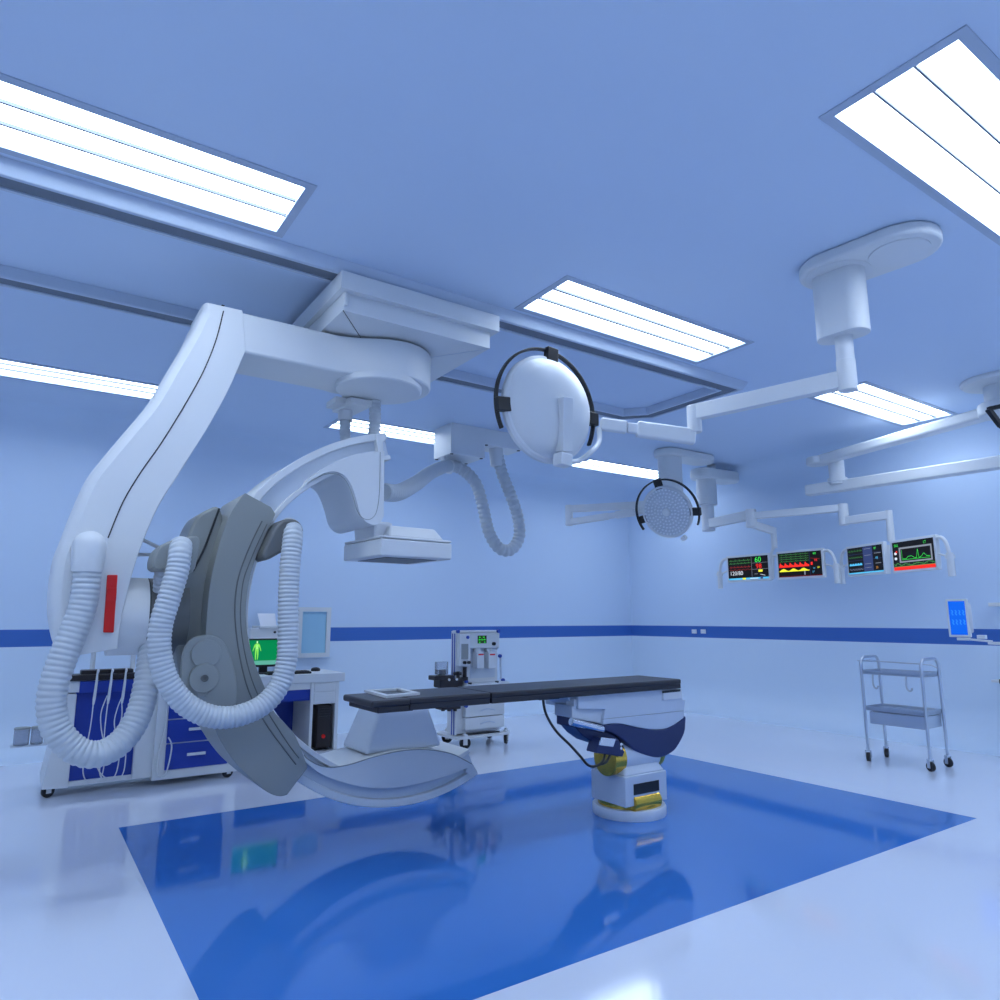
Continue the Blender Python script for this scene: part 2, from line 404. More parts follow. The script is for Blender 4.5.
# smooth join
path = spl(lower+mid+upper, 5)
for _ in range(30): path = [path[0]]+[(path[i-1]+path[i]*2+path[i+1])/4 for i in range(1, len(path)-1)]+[path[-1]]
cd_ = path[len(path)//2]
def strip(a, b, y0, y1, pth=None, sgn=-1):
    p_ = pth or path
    o1, o2 = offs(p_, sgn*a), offs(p_, sgn*b); g = G()
    ra = [[V((q.x, y, q.z)) for y in (y0, y1)] for q in o1]; rb = [[V((q.x, y, q.z)) for y in (y0, y1)] for q in o2]
    rows = [g.vs([u[0], u[1], w[1], w[0]]) for u, w in zip(ra, rb)]
    for A_, B_ in zip(rows, rows[1:]):
        for i in range(4): g.fv([A_[i], A_[(i+1) % 4], B_[(i+1) % 4], B_[i]])
    g.fv(rows[0]); g.fv(rows[-1][::-1]); return g
ins = 1 if (offs(path, .1)[len(path)//2]-cc).length < (path[len(path)//2]-cc).length else -1
strip(0, .045, 3.985, 4.385, sgn=ins).build('outer_rail', M['white'], ca, bevel=.006)
strip(.043, .150, 4.02, 4.35, sgn=ins).build('arc_web', M['pale'], ca)
strip(.148, .178, 3.99, 4.38, sgn=ins).build('inner_rail', M['white'], ca, bevel=.006)

# upper end: detector carriage and flat detector
body = spl(T([(303, 487), (311, 480.5), (325, 473), (337, 472), (346, 477), (352, 487), (356.5, 500), (360, 513), (365, 521), (373, 524.8), (380, 523), (383.8, 516)], 3.965), 4)
body += T([(384.6, 451), (372, 451.5), (356, 454), (338, 460.5), (322, 469), (308, 479)], 3.965)
G().xz(body, 3.965, 4.52).build('detector_carriage', M['white'], ca, bevel=.03, seg=4)
G().sweep(spl(T([(311, 480.5), (325, 474.5), (336, 474), (344.5, 479), (350, 488.5), (354, 500), (357, 510), (362, 517.5), (369, 519.5), (375, 515), (378, 505), (379.5, 490), (380, 470), (380.2, 452)], 3.9645), 5), .0022, 6).build('panel_seam', M['grey2'], ca)
G().xz(T([(379, 452), (384.5, 452), (384.5, 441), (387, 440), (386.5, 432.3), (377, 433)], 3.96), 3.975, 4.39).build('end_cap', M['white'], ca, bevel=.006)
dc0 = ay(397, 560.5, 4.19); DZ = dc0.z
da = math.radians(3.4); DE1 = V((math.cos(da), math.sin(da), 0)); DE2 = V((-DE1.y, DE1.x, 0)); DW, DD = .525, .53
D0 = V((dc0.x, dc0.y, 0))-DE1*DW/2-DE2*DD/2
def dp(a, b, z): p = D0+DE1*(DW*a)+DE2*(DD*b); return V((p.x, p.y, z))
def dquad(a0, b0, a1, b1, z): return [dp(a0, b0, z), dp(a1, b0, z), dp(a1, b1, z), dp(a0, b1, z)]
g = seg_taper(dquad(.04, .25, .30, .78, DZ+.10), dquad(.02, .22, .28, .80, DZ+.23))
g.build('detector_neck', M['white2'], ca, bevel=.02)
det = G().prism(dquad(0, 0, 1, 1, DZ), (0, 0, .108)).build('detector', M['white'], ca, bevel=.012, seg=3)
G().prism(dquad(.003, .003, .997, .997, DZ+.111), (0, 0, .016)).build('lid', M['white'], det, bevel=.008)
seg_taper(dquad(.14, .06, .93, .94, DZ+.126), dquad(.20, .16, .84, .86, DZ+.205)).build('raised_cover', M['white'], det, bevel=.014, seg=3)
G().prism(dquad(.14, .14, .86, .86, DZ-.003), (0, 0, .005)).build('image_window', M['black'], det, label='dark square window on the underside of the detector')
# ribbed cable hoses under the bearing
hose([ay(375, 400, 4.30), ay(375, 418, 4.30), ay(374, 434, 4.30), ay(374, 446, 4.3)], .042, .028).build('hose', M['hose'], ca, smooth=75)
bz = 2.735
bp = [az(332, 412.5, bz), az(350.5, 403, bz), az(372, 407, bz), az(353, 416, bz)]
G().xy(bp, bz, bz+.045).build('cable_bracket', M['white'], ca, bevel=.004)
hb = az(345.5, 411, bz)
G().cyl(hb+V((0, 0, .01)), hb-V((0, 0, .07)), .05, 24).build('hose_socket', M['white2'], ca)
G().cyl(hb+V((0, 0, .04)), V((hb.x, hb.y, 2.84)), .03, 12).build('bracket_post', M['white2'], ca)
hose([hb-V((0, 0, .05)), hb-V((.005, .02, .15)), hb-V((.005, .05, .30))], .038, .028).build('hose', M['hose'], ca, smooth=75)
G().box((1.62, 4.35, 2.75), (1.70, hb.y+.06, 2.79)).build('bracket_arm', M['white2'], ca)

# lower end: tube housing
boat_top = spl(T([(296, 741), (302, 752), (308.5, 759.5), (320, 765.5), (331, 767.3), (343, 766), (355, 763), (370, 758), (385, 754), (400, 751), (415, 749.6), (429, 749.8), (442, 751.5), (452, 754), (460, 757.5), (472, 764)], 3.975), 3)
boat_bot = spl(T([(470, 767), (450, 775), (430, 781), (409, 786), (388, 788.3), (370, 788), (355, 785.5), (334, 779.5), (318, 772), (303, 760)], 3.975), 3)
G().xz(boat_top+boat_bot, 3.975, 4.40).build('tube_cover', M['white'], ca, bevel=.022, seg=3)
G().sweep(offs(boat_top, 0)[4:], .0035, 6).build('seam', M['grey2'], ca)
ty0, ty1 = 4.02, 4.38
A_ = ay(365, 753, ty0); B_ = ay(443, 745, ty0); C_ = ay(380, 706, ty0+.03); D_ = ay(428, 705, ty0+.03)
zt_ = max(C_.z, D_.z)
g = seg_taper([V((A_.x, ty0, .50)), V((B_.x, ty0, .50)), V((B_.x, ty1, .50)), V((A_.x-.01, ty1, .50))],
              [V((C_.x, ty0+.03, zt_)), V((D_.x, ty0+.03, zt_)), V((D_.x-.02, ty1-.03, zt_)), V((C_.x, ty1-.03, zt_))])
g.build('tube_housing', M['pale'], ca, bevel=.03, seg=4)
G().xz(T([(470, 762), (473.5, 764), (478, 773), (472, 778), (466, 771)], 3.98), 3.982, 4.388).build('end_cap', M['white2'], ca, bevel=.005)

# grey holder that the C slides through
outer = [(248, 494.5), (243, 495), (228, 519), (215.5, 558), (209, 592), (205.5, 636), (205, 668), (208, 703), (217, 734), (237, 765), (258, 785), (269, 793), (279, 796.3), (287, 795)]
inner = [(308, 767.5), (296, 737), (285.6, 724), (272.6, 709), (265, 688), (254.5, 662), (248.5, 638.6), (246, 615), (247.8, 589), (254, 563), (264, 539), (275.5, 514), (271, 507)]
HY0, HY1 = 3.93, 4.42
po = spl(T(outer, HY0), 4); pi = spl(T(inner[:-1], HY0), 4)
G().xz(po+pi+[T(inner[-1:], HY0)[0]], HY0, HY1).build('arc_holder', M['grey'], ca, bevel=.04, seg=4)
strip_in = [(262, 521), (252, 541), (244.5, 559), (238.5, 577), (235.5, 596), (235, 617), (238, 646), (244.5, 677.6), (254, 703), (268, 727), (285, 750), (296, 764.5)]
st = spl(T(strip_in, HY0-.0005), 4)
G().sweep(st, .004, 6).build('seam', M['dgrey'], ca)
st2 = spl(T([(267, 524), (257, 545), (249, 564), (243.5, 580), (241, 600), (240.5, 618), (243, 643), (249.5, 672), (259, 697), (272, 719), (289, 745), (299, 758)], HY0-.0005), 4)
G().sweep(st2, .003, 6).build('seam', M['dgrey'], ca)
mount = spl(T([(219.5, 507.5), (224, 530), (219, 556), (214, 590), (212, 640), (212, 700), (204, 716), (187, 700), (179.5, 676), (176.5, 650), (176, 620), (178.5, 590), (182, 560), (188.5, 534), (197, 517), (207, 510)], 4.07), 4, True)
G().xz(mount, 4.07, 4.40).build('holder_mount', M['grey'], ca, bevel=.02, seg=3)
G().sweep(spl(T([(219.3, 508.5), (212, 528), (204, 549), (193, 571)], 4.066), 5), .006, 6).build('seam', M['seam'], ca)
plate = spl(T([(184, 649), (191, 639.5), (201, 635.5), (212, 635.3), (222, 640), (228.5, 651), (233.5, 667), (236.5, 684), (236.5, 700), (231, 711), (218, 716), (200, 714), (188, 706), (183, 690), (181, 668)], HY0-.015), 4, True)
pl = G().xz(plate, HY0-.022, HY0+.01).build('cover_plate', M['grey2'], ca, bevel=.008)
for px, rr_, lbl in (((206, 654), .074, 0), ((203.7, 678), .074, 1)):
    p = ay(*px, HY0-.022)
    d = G().cyl(p, p+V((0, -.014-.006*lbl, 0)), rr_, 40).build('disc', M['grey2'], pl, bevel=.004)
    if lbl:
        G().lathe([(.018, 0), (.018, .008), (.012, .008), (.011, .002), (0, .002)], p+V((0, -.020, 0)), (0, -1, 0), 24).build('screw', M['dgrey'], pl)
        G().box((p.x-.024, p.y-.012, p.z-.092), (p.x+.020, p.y, p.z-.068)).build('tab', M['grey2'], pl, bevel=.004)
# hose brackets and the front hose
lb = spl(T([(155, 569), (153.5, 561), (156, 552.5), (162, 545), (172, 540), (184, 537.5), (196, 536), (200, 541), (198, 556), (193, 572), (176, 571), (165, 570)], 3.80), 3, True)
G().xz(lb, 3.80, 4.02).build('hose_bracket', M['grey'], ca, bevel=.03, seg=3)
rb = [(262, 555), (267, 543), (273, 531), (281, 521), (290, 518.5), (299, 521), (304, 530), (300, 541), (290, 548), (281, 553), (267, 560)]
G().xz(spl(T(rb, 3.84), 3, True), 3.84, 4.12).build('hose_bracket', M['dgrey'], ca, bevel=.02, seg=3)
h2 = [ay(181, 545, 3.83), ay(180, 553, 3.78), ay(177.5, 570, 3.76), ay(169.5, 597, 3.75), ay(161, 625, 3.75), ay(159.5, 651, 3.75), ay(166, 678, 3.75), ay(181.5, 700.5, 3.75), ay(202, 713.5, 3.75), ay(223, 717.5, 3.75), ay(244, 714, 3.75), ay(264, 704, 3.76), ay(279, 686, 3.77), ay(286.5, 662, 3.78), ay(288, 636, 3.79), ay(288.5, 597, 3.80), ay(290, 566, 3.81), ay(292.5, 540, 3.83), ay(292, 530, 3.87), ay(288, 527, 3.93)]
hose(h2, .056, .0225, .07).build('hose', M['hose'], ca, smooth=75)
hose([ay(164, 566, 3.98), ay(161, 575, 4.0), ay(160, 590, 4.05)], .035, .025).build('hose', M['hose'], ca, smooth=75)

# ============================================================ cable box on the ceiling with looping hose
hy = 6.28
bx0, bx1, bx2 = ay(451, 450, hy).x, ay(485, 450, hy).x, ay(520, 455, hy).x
zbot = ay(451, 453, hy).z; zbot2 = zbot+.16
cb = thing('ceiling_cable_box', ((bx0+bx1)/2, hy+.15, H), 'white stepped cable box under the ceiling with a looping ribbed hose', 'cable box')
G().box((bx0, hy, zbot), (bx1, hy+.38, H-.001)).build('housing', M['white'], cb, bevel=.004)
G().box((bx1-.002, hy, zbot2), (bx2+.04, hy+.30, H-.001)).build('side_housing', M['white'], cb, bevel=.004)
for x, y, z in ((bx0+.02, hy+.02, zbot), (bx1-.03, hy+.03, zbot), (bx0+.02, hy+.35, zbot), (bx1-.03, hy+.35, zbot), (bx1+.03, hy+.02, zbot2), (bx2, hy+.03, zbot2)):
    G().cyl((x, y, z-.006), (x, y, z+.001), .019, 12).build('foot', M['black'], cb)
p = ay(443, 460, hy+.2)
G().cyl((p.x, hy+.2, zbot), (p.x, hy+.2, zbot-.05), .03, 16, .018).build('hanger', M['white2'], cb)
gp = ay(496, 452, hy+.12)
G().cyl((gp.x, hy+.12, zbot2+.002), (gp.x+.01, hy+.12, zbot2-.20), .085, 24, .07).build('hose_socket', M['white2'], cb)
hs = [ay(384, 492, 4.75), ay(398, 492.5, 5.0), ay(415, 484, 5.45), ay(432, 472, 6.0), ay(449, 466, hy+.2), ay(463, 470, hy+.25), ay(476, 484, hy+.22), ay(483, 507, hy+.2), ay(489, 532, hy+.18), ay(499, 548, hy+.16), ay(511, 549.5, hy+.14), ay(519, 537, hy+.12), ay(518, 518, hy+.12), ay(511, 496, hy+.12), ay(502, 473, hy+.12), ay(497, 452, hy+.12)]
hose(hs, .070, .055, .14, 20).build('hose', M['hose'], cb, smooth=60)
cr = ay(450, 467, hy+.2)
G().lathe([(.074, -.02), (.078, -.02), (.078, .02), (.074, .02)], cr, (1, -.1, -.1), 24).build('hose_clamp', M['white'], cb)

# ================================================================ OPERATING TABLE
ot = thing('operating_table', (3.55, 3.63, 0), 'operating table with a long charcoal top on a short brass and grey pedestal', 'operating table')
bxc, byc = 3.558, 3.65
G().lathe([(.247, .001), (.249, .01), (.249, .055), (.242, .065), (0, .066)], (bxc, byc, 0), (0, 0, 1), 64).build('base_disc', M['pale'], ot)
G().cyl((bxc, byc, .066), (bxc, byc, .098), .212, 56).build('brass_ring', M['gold'], ot)
x0, x1, y0, y1 = bxc-.215, bxc+.175, byc-.19, byc+.14
bx = G().box((x0, y0, .095), (x1, y1, .285)).build('pedestal_box', M['pale'], ot, bevel=.008, seg=2)
wx0, wx1 = x0+.075, x0+.31
G().box((wx0, y0-.004, .165), (wx1, y0+.004, .232)).build('inset', M['black'], bx, label='black inset on the pedestal box')
G().cyl((wx0+.0, y0+.03, .106), (wx1+.0, y0+.03, .106), .055, 32).build('brass_roller', M['gold'], ot)
top_cap = [V((x0+.004, y0+.004, .283)), V((x1-.004, y0+.004, .283)), V((x1-.004, y1-.004, .283)), V((x0+.004, y1-.004, .283))]
zt_ = .41; tc_ = [V((x0+.1, y0+.1, zt_)), V((x1-.06, y0+.1, zt_)), V((x1-.06, y1-.06, zt_)), V((x0+.1, y1-.06, zt_))]
g = seg_taper(top_cap, tc_); g.build('pedestal_cap', M['pale'], ot, bevel=.015, seg=3)
# tilt axis
cz, cyy = .385, byc-.05
G().cyl((3.30, cyy, cz), (3.40, cyy, cz), .112, 40).build('brass_drum', M['gold'], ot, bevel=.006)
G().cyl((3.40, cyy, cz), (3.72, cyy, cz), .108, 40).build('tilt_drum', M['pale'], ot, bevel=.004)
G().cyl((3.72, cyy, cz), (3.775, cyy, cz), .1, 40).build('brass_drum', M['gold'], ot, bevel=.006)
# navy hull and grey upper shell
sy0, sy1 = 3.49, 3.84
wave = [(602.5, 725), (612, 723.6), (622.4, 724), (632, 726), (641, 728), (653, 729.6), (664.4, 729), (671, 726.5), (677, 723), (686.5, 716)]
hull_b = [(686, 724), (684.5, 734), (677, 748), (670, 754), (662, 757.5), (655, 758), (647.6, 756.5), (640, 753.3), (633, 749), (627, 743.5), (620, 737.8), (612, 733.5), (602.5, 731)]
G().xz(spl(T(wave, sy0), 3)+spl(T(hull_b, sy0), 3), sy0, sy1).build('hull', M['navy'], ot, bevel=.012, seg=3)
shell = T([(602.8, 725), (605, 709.3), (578.5, 709.3), (578, 695), (682, 686.5), (682.8, 699.5), (685.5, 700)], sy0+.004)
G().xz(shell+spl(T(wave[::-1], sy0+.004), 3)[1:-1], sy0+.004, sy1-.004).build('shell', M['pale'], ot, bevel=.006)
hnd = T([(663, 690.5), (681, 689), (681.5, 698.5), (663, 700.5)], sy0)
G().xz(hnd, sy0-.006, sy0+.01).build('side_handle', M['white2'], ot, bevel=.005)
G().xz(T([(663, 691), (680.5, 689.2), (680.5, 691.4), (663, 693.2)], sy0-.007), sy0-.0075, sy0).build('handle_gap', M['seam'], ot)
dl = T([(602.5, 719.2), (683.5, 710.8)], sy0+.0035)
n = 26
for i in range(0, 1):
    G().sweep([dl[0], dl[1]], .0016, 6).build('seam', M['grey2'], ot)
my0, my1 = 3.52, 3.70
G().xz(T([(572, 706), (580, 705), (607, 708), (607, 725), (572, 718)], my0), my0, my1).build('slide_block', M['pale'], ot, bevel=.006)
G().xz(T([(572, 717.5), (607, 725.5), (622, 739), (604, 746), (592, 742), (582, 735), (576, 728), (572, 727)], my0+.01), my0+.01, my1-.01).build('inner_hull', M['navy'], ot, bevel=.008)
pa, pb = ay(571, 721.5, my0-.03), ay(602, 729.5, my0-.03)
G().cyl(pa, pb, .024, 20).build('piston', M['chrome'], ot)
G().xz(T([(574, 699), (579.5, 699), (579.5, 706), (574, 706)], sy0+.02), sy0+.02, sy0+.1).build('slide_end', M['white2'], ot, bevel=.003)
G().xz(T([(566, 696), (580, 694), (580, 708), (574, 707)], sy0+.06), sy0+.06, sy1-.06).build('top_beam', M['pale'], ot, bevel=.004)
cbx = T([(600, 737.5), (619, 740), (625, 752), (623, 757), (596, 753), (598, 746)], 3.46)
cb_ = G().xz(cbx, 3.46, 3.56).build('control_box', M['navy'], ot, bevel=.008)
sp = T([(601, 737.2), (615.8, 739), (613, 747), (599.5, 745.4)], 3.452)
G().xz(sp, 3.448, 3.462).build('control_panel', M['chrome'], cb_, bevel=.003)
for y_ in (744, 748):
    p = ay(620.5, y_, 3.46); G().cyl(p, p+V((0, -.008, 0)), .010, 14).build('button', M['chrome'], cb_)
def cable(pts, r, name, m, parent): return G().sweep(resample(spl(pts, 8), .012), r, 10).build(name, m, parent)
cable([ay(543, 699, 3.6), ay(546, 714, 3.6), ay(556, 731, 3.55), ay(570, 745, 3.5), ay(580, 756, 3.46), ay(588, 765, 3.44), ay(596, 766, 3.43), ay(603, 761, 3.44), ay(605, 753, 3.48)], .0085, 'cable', M['black'], ot)
cable([ay(599, 764.5, 3.45), ay(606, 762, 3.45), ay(610, 755, 3.48)], .0085, 'cable', M['black'], ot)
# table top, three sections
ty0, ty1 = 3.45, 3.868
zt, = (.880,)
xa = az(373, 701, zt).x; xb = ay(410, 700, ty0).x; xc = ay(491.5, 698, ty0).x; xd = 3.91
G().box((xa, ty0+.005, zt-.038), (xb+.01, ty1-.005, zt-.002)).build('head_pad', M['vinyl'], ot, bevel=.012, seg=3)
G().box((xa+.035, ty0+.012, zt-.068), (xb+.03, ty1-.012, zt-.036)).build('head_board', M['vinyl'], ot, bevel=.006)
for a, b in ((xb, xc-.004), (xc+.004, xd)):
    G().box((a, ty0, zt-.034), (b, ty1, zt)).build('pad', M['vinyl'], ot, bevel=.010, seg=3)
    G().box((a+.002, ty0+.004, zt-.064), (b-.002, ty1-.004, zt-.030)).build('pad_board', M['vinyl'], ot, bevel=.006)
p = ay(543, 698, 3.6)
G().box((p.x-.08, 3.53, zt-.078), (p.x+.08, 3.66, zt-.06)).build('cable_socket', M['black'], ot, bevel=.005)
# frame lying on the head end
fz = zt-.001
fo = [az(364, 692.3, fz), az(399, 690, fz), az(420, 695, fz), az(386, 698.3, fz)]
t = thing('rectangular_frame', (sum((p.x for p in fo))/4, sum((p.y for p in fo))/4, fz), 'flat white rectangular frame lying on the left end of the table', 'frame')
ce = sum((p for p in fo), V())/4; fi = [ce+(p-ce)*.72 for p in fo]
g = G()
for i in range(4):
    j = (i+1) % 4; g.prism([fo[i], fo[j], fi[j], fi[i]], (0, 0, .014))
g.build('rim', M['white'], t)
G().prism([ce+(p-ce)*.73 for p in fo], (0, 0, .004)).build('panel', M['black'], t)

# ================================================================ CEILING COLUMNS
def stadium(a, b, r, n=16):
    a, b = V((a[0], a[1], 0)), V((b[0], b[1], 0)); d = (b-a).normalized(); s = V((-d.y, d.x, 0)); out = []
    for k in range(n+1):
        t_ = math.pi*k/n; out.append(b+(s*-math.cos(t_)*-1*-1+d*math.sin(t_))*r)
    for k in range(n+1):
        t_ = math.pi*k/n; out.append(a+(s*math.cos(t_)-d*math.sin(t_))*r)
    return [(p.x, p.y) for p in out]
# ---- first column with the big lamp arm
pz = 3.33
pA = az(838, 275, pz); pB = az(899, 252.5, pz)
cA = V((pA.x, pA.y, 0)); cB = V((pB.x, pB.y, 0))
b1 = thing('surgical_lamp_boom', (cA.x, cA.y, H), 'white ceiling column at right holding the arm of the big operating lamp', 'ceiling mount')
G().xy(stadium(cA, cB, .212), pz, H-.001).build('ceiling_plate', M['white'], b1, bevel=.018, seg=3)
G().cyl((cB.x, cB.y, pz-.006), (cB.x, cB.y, pz+.01), .155, 40).build('access_cover', M['white2'], b1, bevel=.003)
G().cyl((cA.x, cA.y, pz-.004), (cA.x, cA.y, pz+.01), .18, 40).build('collar', M['white2'], b1)
zc1 = onv(cA, 337); dd = (cB-cA).normalized()
G().xy(stadium(cA-dd*.06, cA+dd*.06, .088), zc1, pz+.02).build('drop_column', M['white'], b1, bevel=.006)
zc2 = onv(cA, 391); zj = onv(cA, 361)
G().cyl((cA.x, cA.y, zj), (cA.x, cA.y, zc1+.02), .049, 32).build('spindle', M['white2'], b1)
G().cyl((cA.x, cA.y, zc2), (cA.x, cA.y, zj+.004), .052, 32).build('spindle_sleeve', M['white'], b1, bevel=.004)
za = onv(cA, 379)
jE = az(694, 413, za); jE.z = za
G().bar((cA.x, cA.y, za), jE, .07, .105).build('upper_arm', M['white'], b1, bevel=.008)
zz = onv(jE, 440)
G().cyl((jE.x, jE.y, zz+.05), (jE.x, jE.y, za+.052), .048, 28).build('elbow', M['white'], b1, bevel=.01)
k1 = V((jE.x, jE.y, zz+.02)); k2 = az(600, 424, zz+.10)
km = k1.lerp(k2, .62); kn = k1.lerp(k2, .72)
G().bar(k1, km, .06, .11).build('spring_arm', M['white'], b1, bevel=.018, seg=3)
G().bar(km-(k2-k1)*.02, kn, .045, .07).build('arm_knuckle', M['white2'], b1, bevel=.012)
G().bar(kn, k2, .055, .085).build('arm_end', M['white'], b1, bevel=.014, seg=3)

def surgical_lamp(c, n, R, upv, label, front=True):
    """n points from the lit face to the domed back"""
    c, n = V(c), V(n).normalized(); u = V(upv); u = (u-n*u.dot(n)).normalized(); w = n.cross(u)
    t = thing('operating_lamp', c, label, 'operating lamp', 'round operating lamps')
    prof_ = [(R*.97, -.012), (R, -.004), (R, .022), (R*.965, .040), (R*.93, .044), (R*.86, .085), (R*.72, .118), (R*.5, .145), (R*.25, .158), (0, .162)]
    G().lathe([(0, .0), (R*.9, .0)]+prof_, c, n, 64, u).build('shell', M['white'], t, smooth=30)
    fc = G().lathe([(R*.90, -.003), (R*.90, -.006), (0, -.006)], c, n, 48, u).build('reflector', M['steel'], t)
    g = G()
    for k, cnt in enumerate((10, 16, 22, 28, 34, 40)):
        rr = R*(.22+.125*k)
        for i in range(cnt):
            a = 2*math.pi*i/cnt+k*.17
            p = c+(u*math.cos(a)+w*math.sin(a))*rr-n*.006
            g.lathe([(R*.045, 0), (R*.040, .010), (R*.012, .014), (0, .0145)], p, -n, 8)
    o_ = g.build('lamp_cells', M['lens'], t); o_['kind'] = 'stuff'
    G().lathe([(R*.15, .004), (R*.145, .03), (R*.10, .045), (0, .048)], c, -n, 32).build('hub', M['white'], t, smooth=50)
    return t, u, w, n
def ring_handle(t, c, u, w, n, R, a0, a1, brackets, off=-.01, tk=.016):
    pts = []
    for k in range(61):
        a = math.radians(a0+(a1-a0)*k/60); pts.append(V(c)+(u*math.cos(a)+w*math.sin(a))*R+n*off)
    g = G(); rows = []
    for i, p in enumerate(pts):
        a = math.radians(a0+(a1-a0)*i/60); rd = u*math.cos(a)+w*math.sin(a)
        rows.append(g.vs([p-rd*tk/2-n*tk, p+rd*tk/2-n*tk, p+rd*tk/2+n*tk, p-rd*tk/2+n*tk]))
    for A_, B_ in zip(rows, rows[1:]):
        for i in range(4): g.fv([A_[i], A_[(i+1) % 4], B_[(i+1) % 4], B_[i]])
    g.fv(rows[0]); g.fv(rows[-1][::-1])
    rg = g.build('handle_ring', M['black'], t, bevel=.004, label='black handle ring')
    for b in brackets:
        a = math.radians(b); rd = u*math.cos(a)+w*math.sin(a); tg = n.cross(rd)
        G().obox(V(c)+rd*(R-.066)+n*(off+.02), rd, tg, n, .080, .045, .024).build('handle_bracket', M['black'], t, bevel=.006)
# big lamp, back towards us
lc = ay(546, 410, 3.42); view = (CAM-lc).normalized()
ri = RT; ui = UP
nb = view*.77+(ri*.93+ui*.36).normalized()*.64
t1, u1, w1, n1 = surgical_lamp(lc, nb, .358, ui, 'large round operating lamp seen from its white domed back, black handle ring around it')
R1 = .405
def ang(t_u, t_w, c, px, Yd):                         # angle of a pixel around the lamp's rim plane
    d = ray(*px); nn = t_u.cross(t_w); k = (V(c)-CAM).dot(nn)/d.dot(nn); p = CAM+d*k-V(c)
    return math.degrees(math.atan2(p.dot(t_w), p.dot(t_u)))
A0 = ang(u1, w1, lc, (497.5, 430), 0); A1 = ang(u1, w1, lc, (588, 446), 0)
if A0 > A1: A0, A1 = A1, A0
ring_handle(t1, lc, u1, w1, n1, R1, A0, A1, [ang(u1, w1, lc, p, 0) for p in ((505, 406), (548, 362), (588, 420))], off=.01)
# backbone bar and yoke
bt, bb = ay(565, 396, 3.33), ay(563, 454, 3.36)
q0 = lc+n1*.15
def onplane(px, h):
    d = ray(*px); k = (lc+n1*h-CAM).dot(n1)/d.dot(n1); return CAM+d*k
bt, bb = onplane((563.5, 398), .165), onplane((563, 452), .12)
G().bar(bt, bb, .085, .10, up=n1).build('backbone', M['white'], t1, bevel=.006)
b3 = onplane((563, 454), .155); b4 = onplane((562.5, 466.5), .155)
G().bar(b3, b4, .095, .085, up=n1).build('joint_block', M['white'], t1, bevel=.01)
yk = [b4.lerp(b3, .5), onplane((578, 461), .10), onplane((592, 451), .16), k2+V((-.03, -.02, -.13)), k2+V((-.01, 0, -.03))]
G().sweep(resample(spl(yk, 8), .02), .017, 14).build('yoke_tube', M['white'], t1)
# ---- second column with the smaller lamp
pz = 3.30
pA = az(669.5, 458, pz); pB = az(697, 463, pz)
cA = V((pA.x, pA.y, 0)); cB = V((pB.x, pB.y, 0)); dd = (cB-cA).normalized()
b2 = thing('surgical_lamp_boom', (cA.x, cA.y, H), 'white ceiling column in the middle, directly above the smaller operating lamp', 'ceiling mount')
G().xy(stadium(cA-dd*.04, cB+dd*.08, .165), pz, H-.001).build('ceiling_plate', M['white'], b2, bevel=.03, seg=3)
G().xy(stadium(cA-dd*.05, cA+dd*.05, .115), onv(cA, 492), pz+.02).build('drop_column', M['white'], b2, bevel=.006)
z2 = 2.72
G().cyl((cA.x, cA.y, z2-.10), (cA.x, cA.y, onv(cA, 492)+.02), .07, 28).build('spindle', M['white2'], b2)
e = az(569, 509, z2); e.z = z2
G().bar((cA.x, cA.y, z2), e, .08, .09).build('upper_arm', M['white'], b2, bevel=.008)
G().cyl((e.x, e.y, z2-.22), (e.x, e.y, z2+.05), .05, 24).build('elbow', M['white'], b2, bevel=.01)
lc2 = V((6.15, 5.62, 0)); lc2 = CAM+ray(667, 512)*((6.15-0)/ray(667, 512).x)
k1 = V((e.x, e.y, z2-.175)); k2 = lc2+V((-.02, .50, .06))
G().bar(k1, k1.lerp(k2, .62), .07, .085).build('spring_arm', M['white'], b2, bevel=.018, seg=3)
G().bar(k1.lerp(k2, .60), k1.lerp(k2, .72), .05, .07).build('arm_knuckle', M['white2'], b2, bevel=.01)
G().bar(k1.lerp(k2, .72), k2, .07, .09).build('arm_end', M['white'], b2, bevel=.014)
view = (CAM-lc2).normalized()
nb = -(view*.86+(ri*-.86+ui*-.50).normalized()*.51)
t2, u2, w2, n2 = surgical_lamp(lc2, nb, .315, ui, 'smaller round operating lamp showing its glittering lit face to the camera')
A0, A1 = ang(u2, w2, lc2, (643.5, 530), 0), ang(u2, w2, lc2, (698, 525), 0)
ring_handle(t2, lc2, u2, w2, n2, .39, min(A0, A1), max(A0, A1), [ang(u2, w2, lc2, p, 0) for p in ((641, 520), (658, 486), (694, 512))], off=.0, tk=.018)
G().sweep([k2, lc2+n2*.15], .035, 14).build('yoke_tube', M['white'], t2)
fp = lc2-u2*.0; p = CAM+ray(684, 538)*((lc2-CAM).dot(n2)/ray(684, 538).dot(n2))
G().cyl(p+n2*.03, p-n2*.03, .03, 16).build('sensor', M['white'], t2)
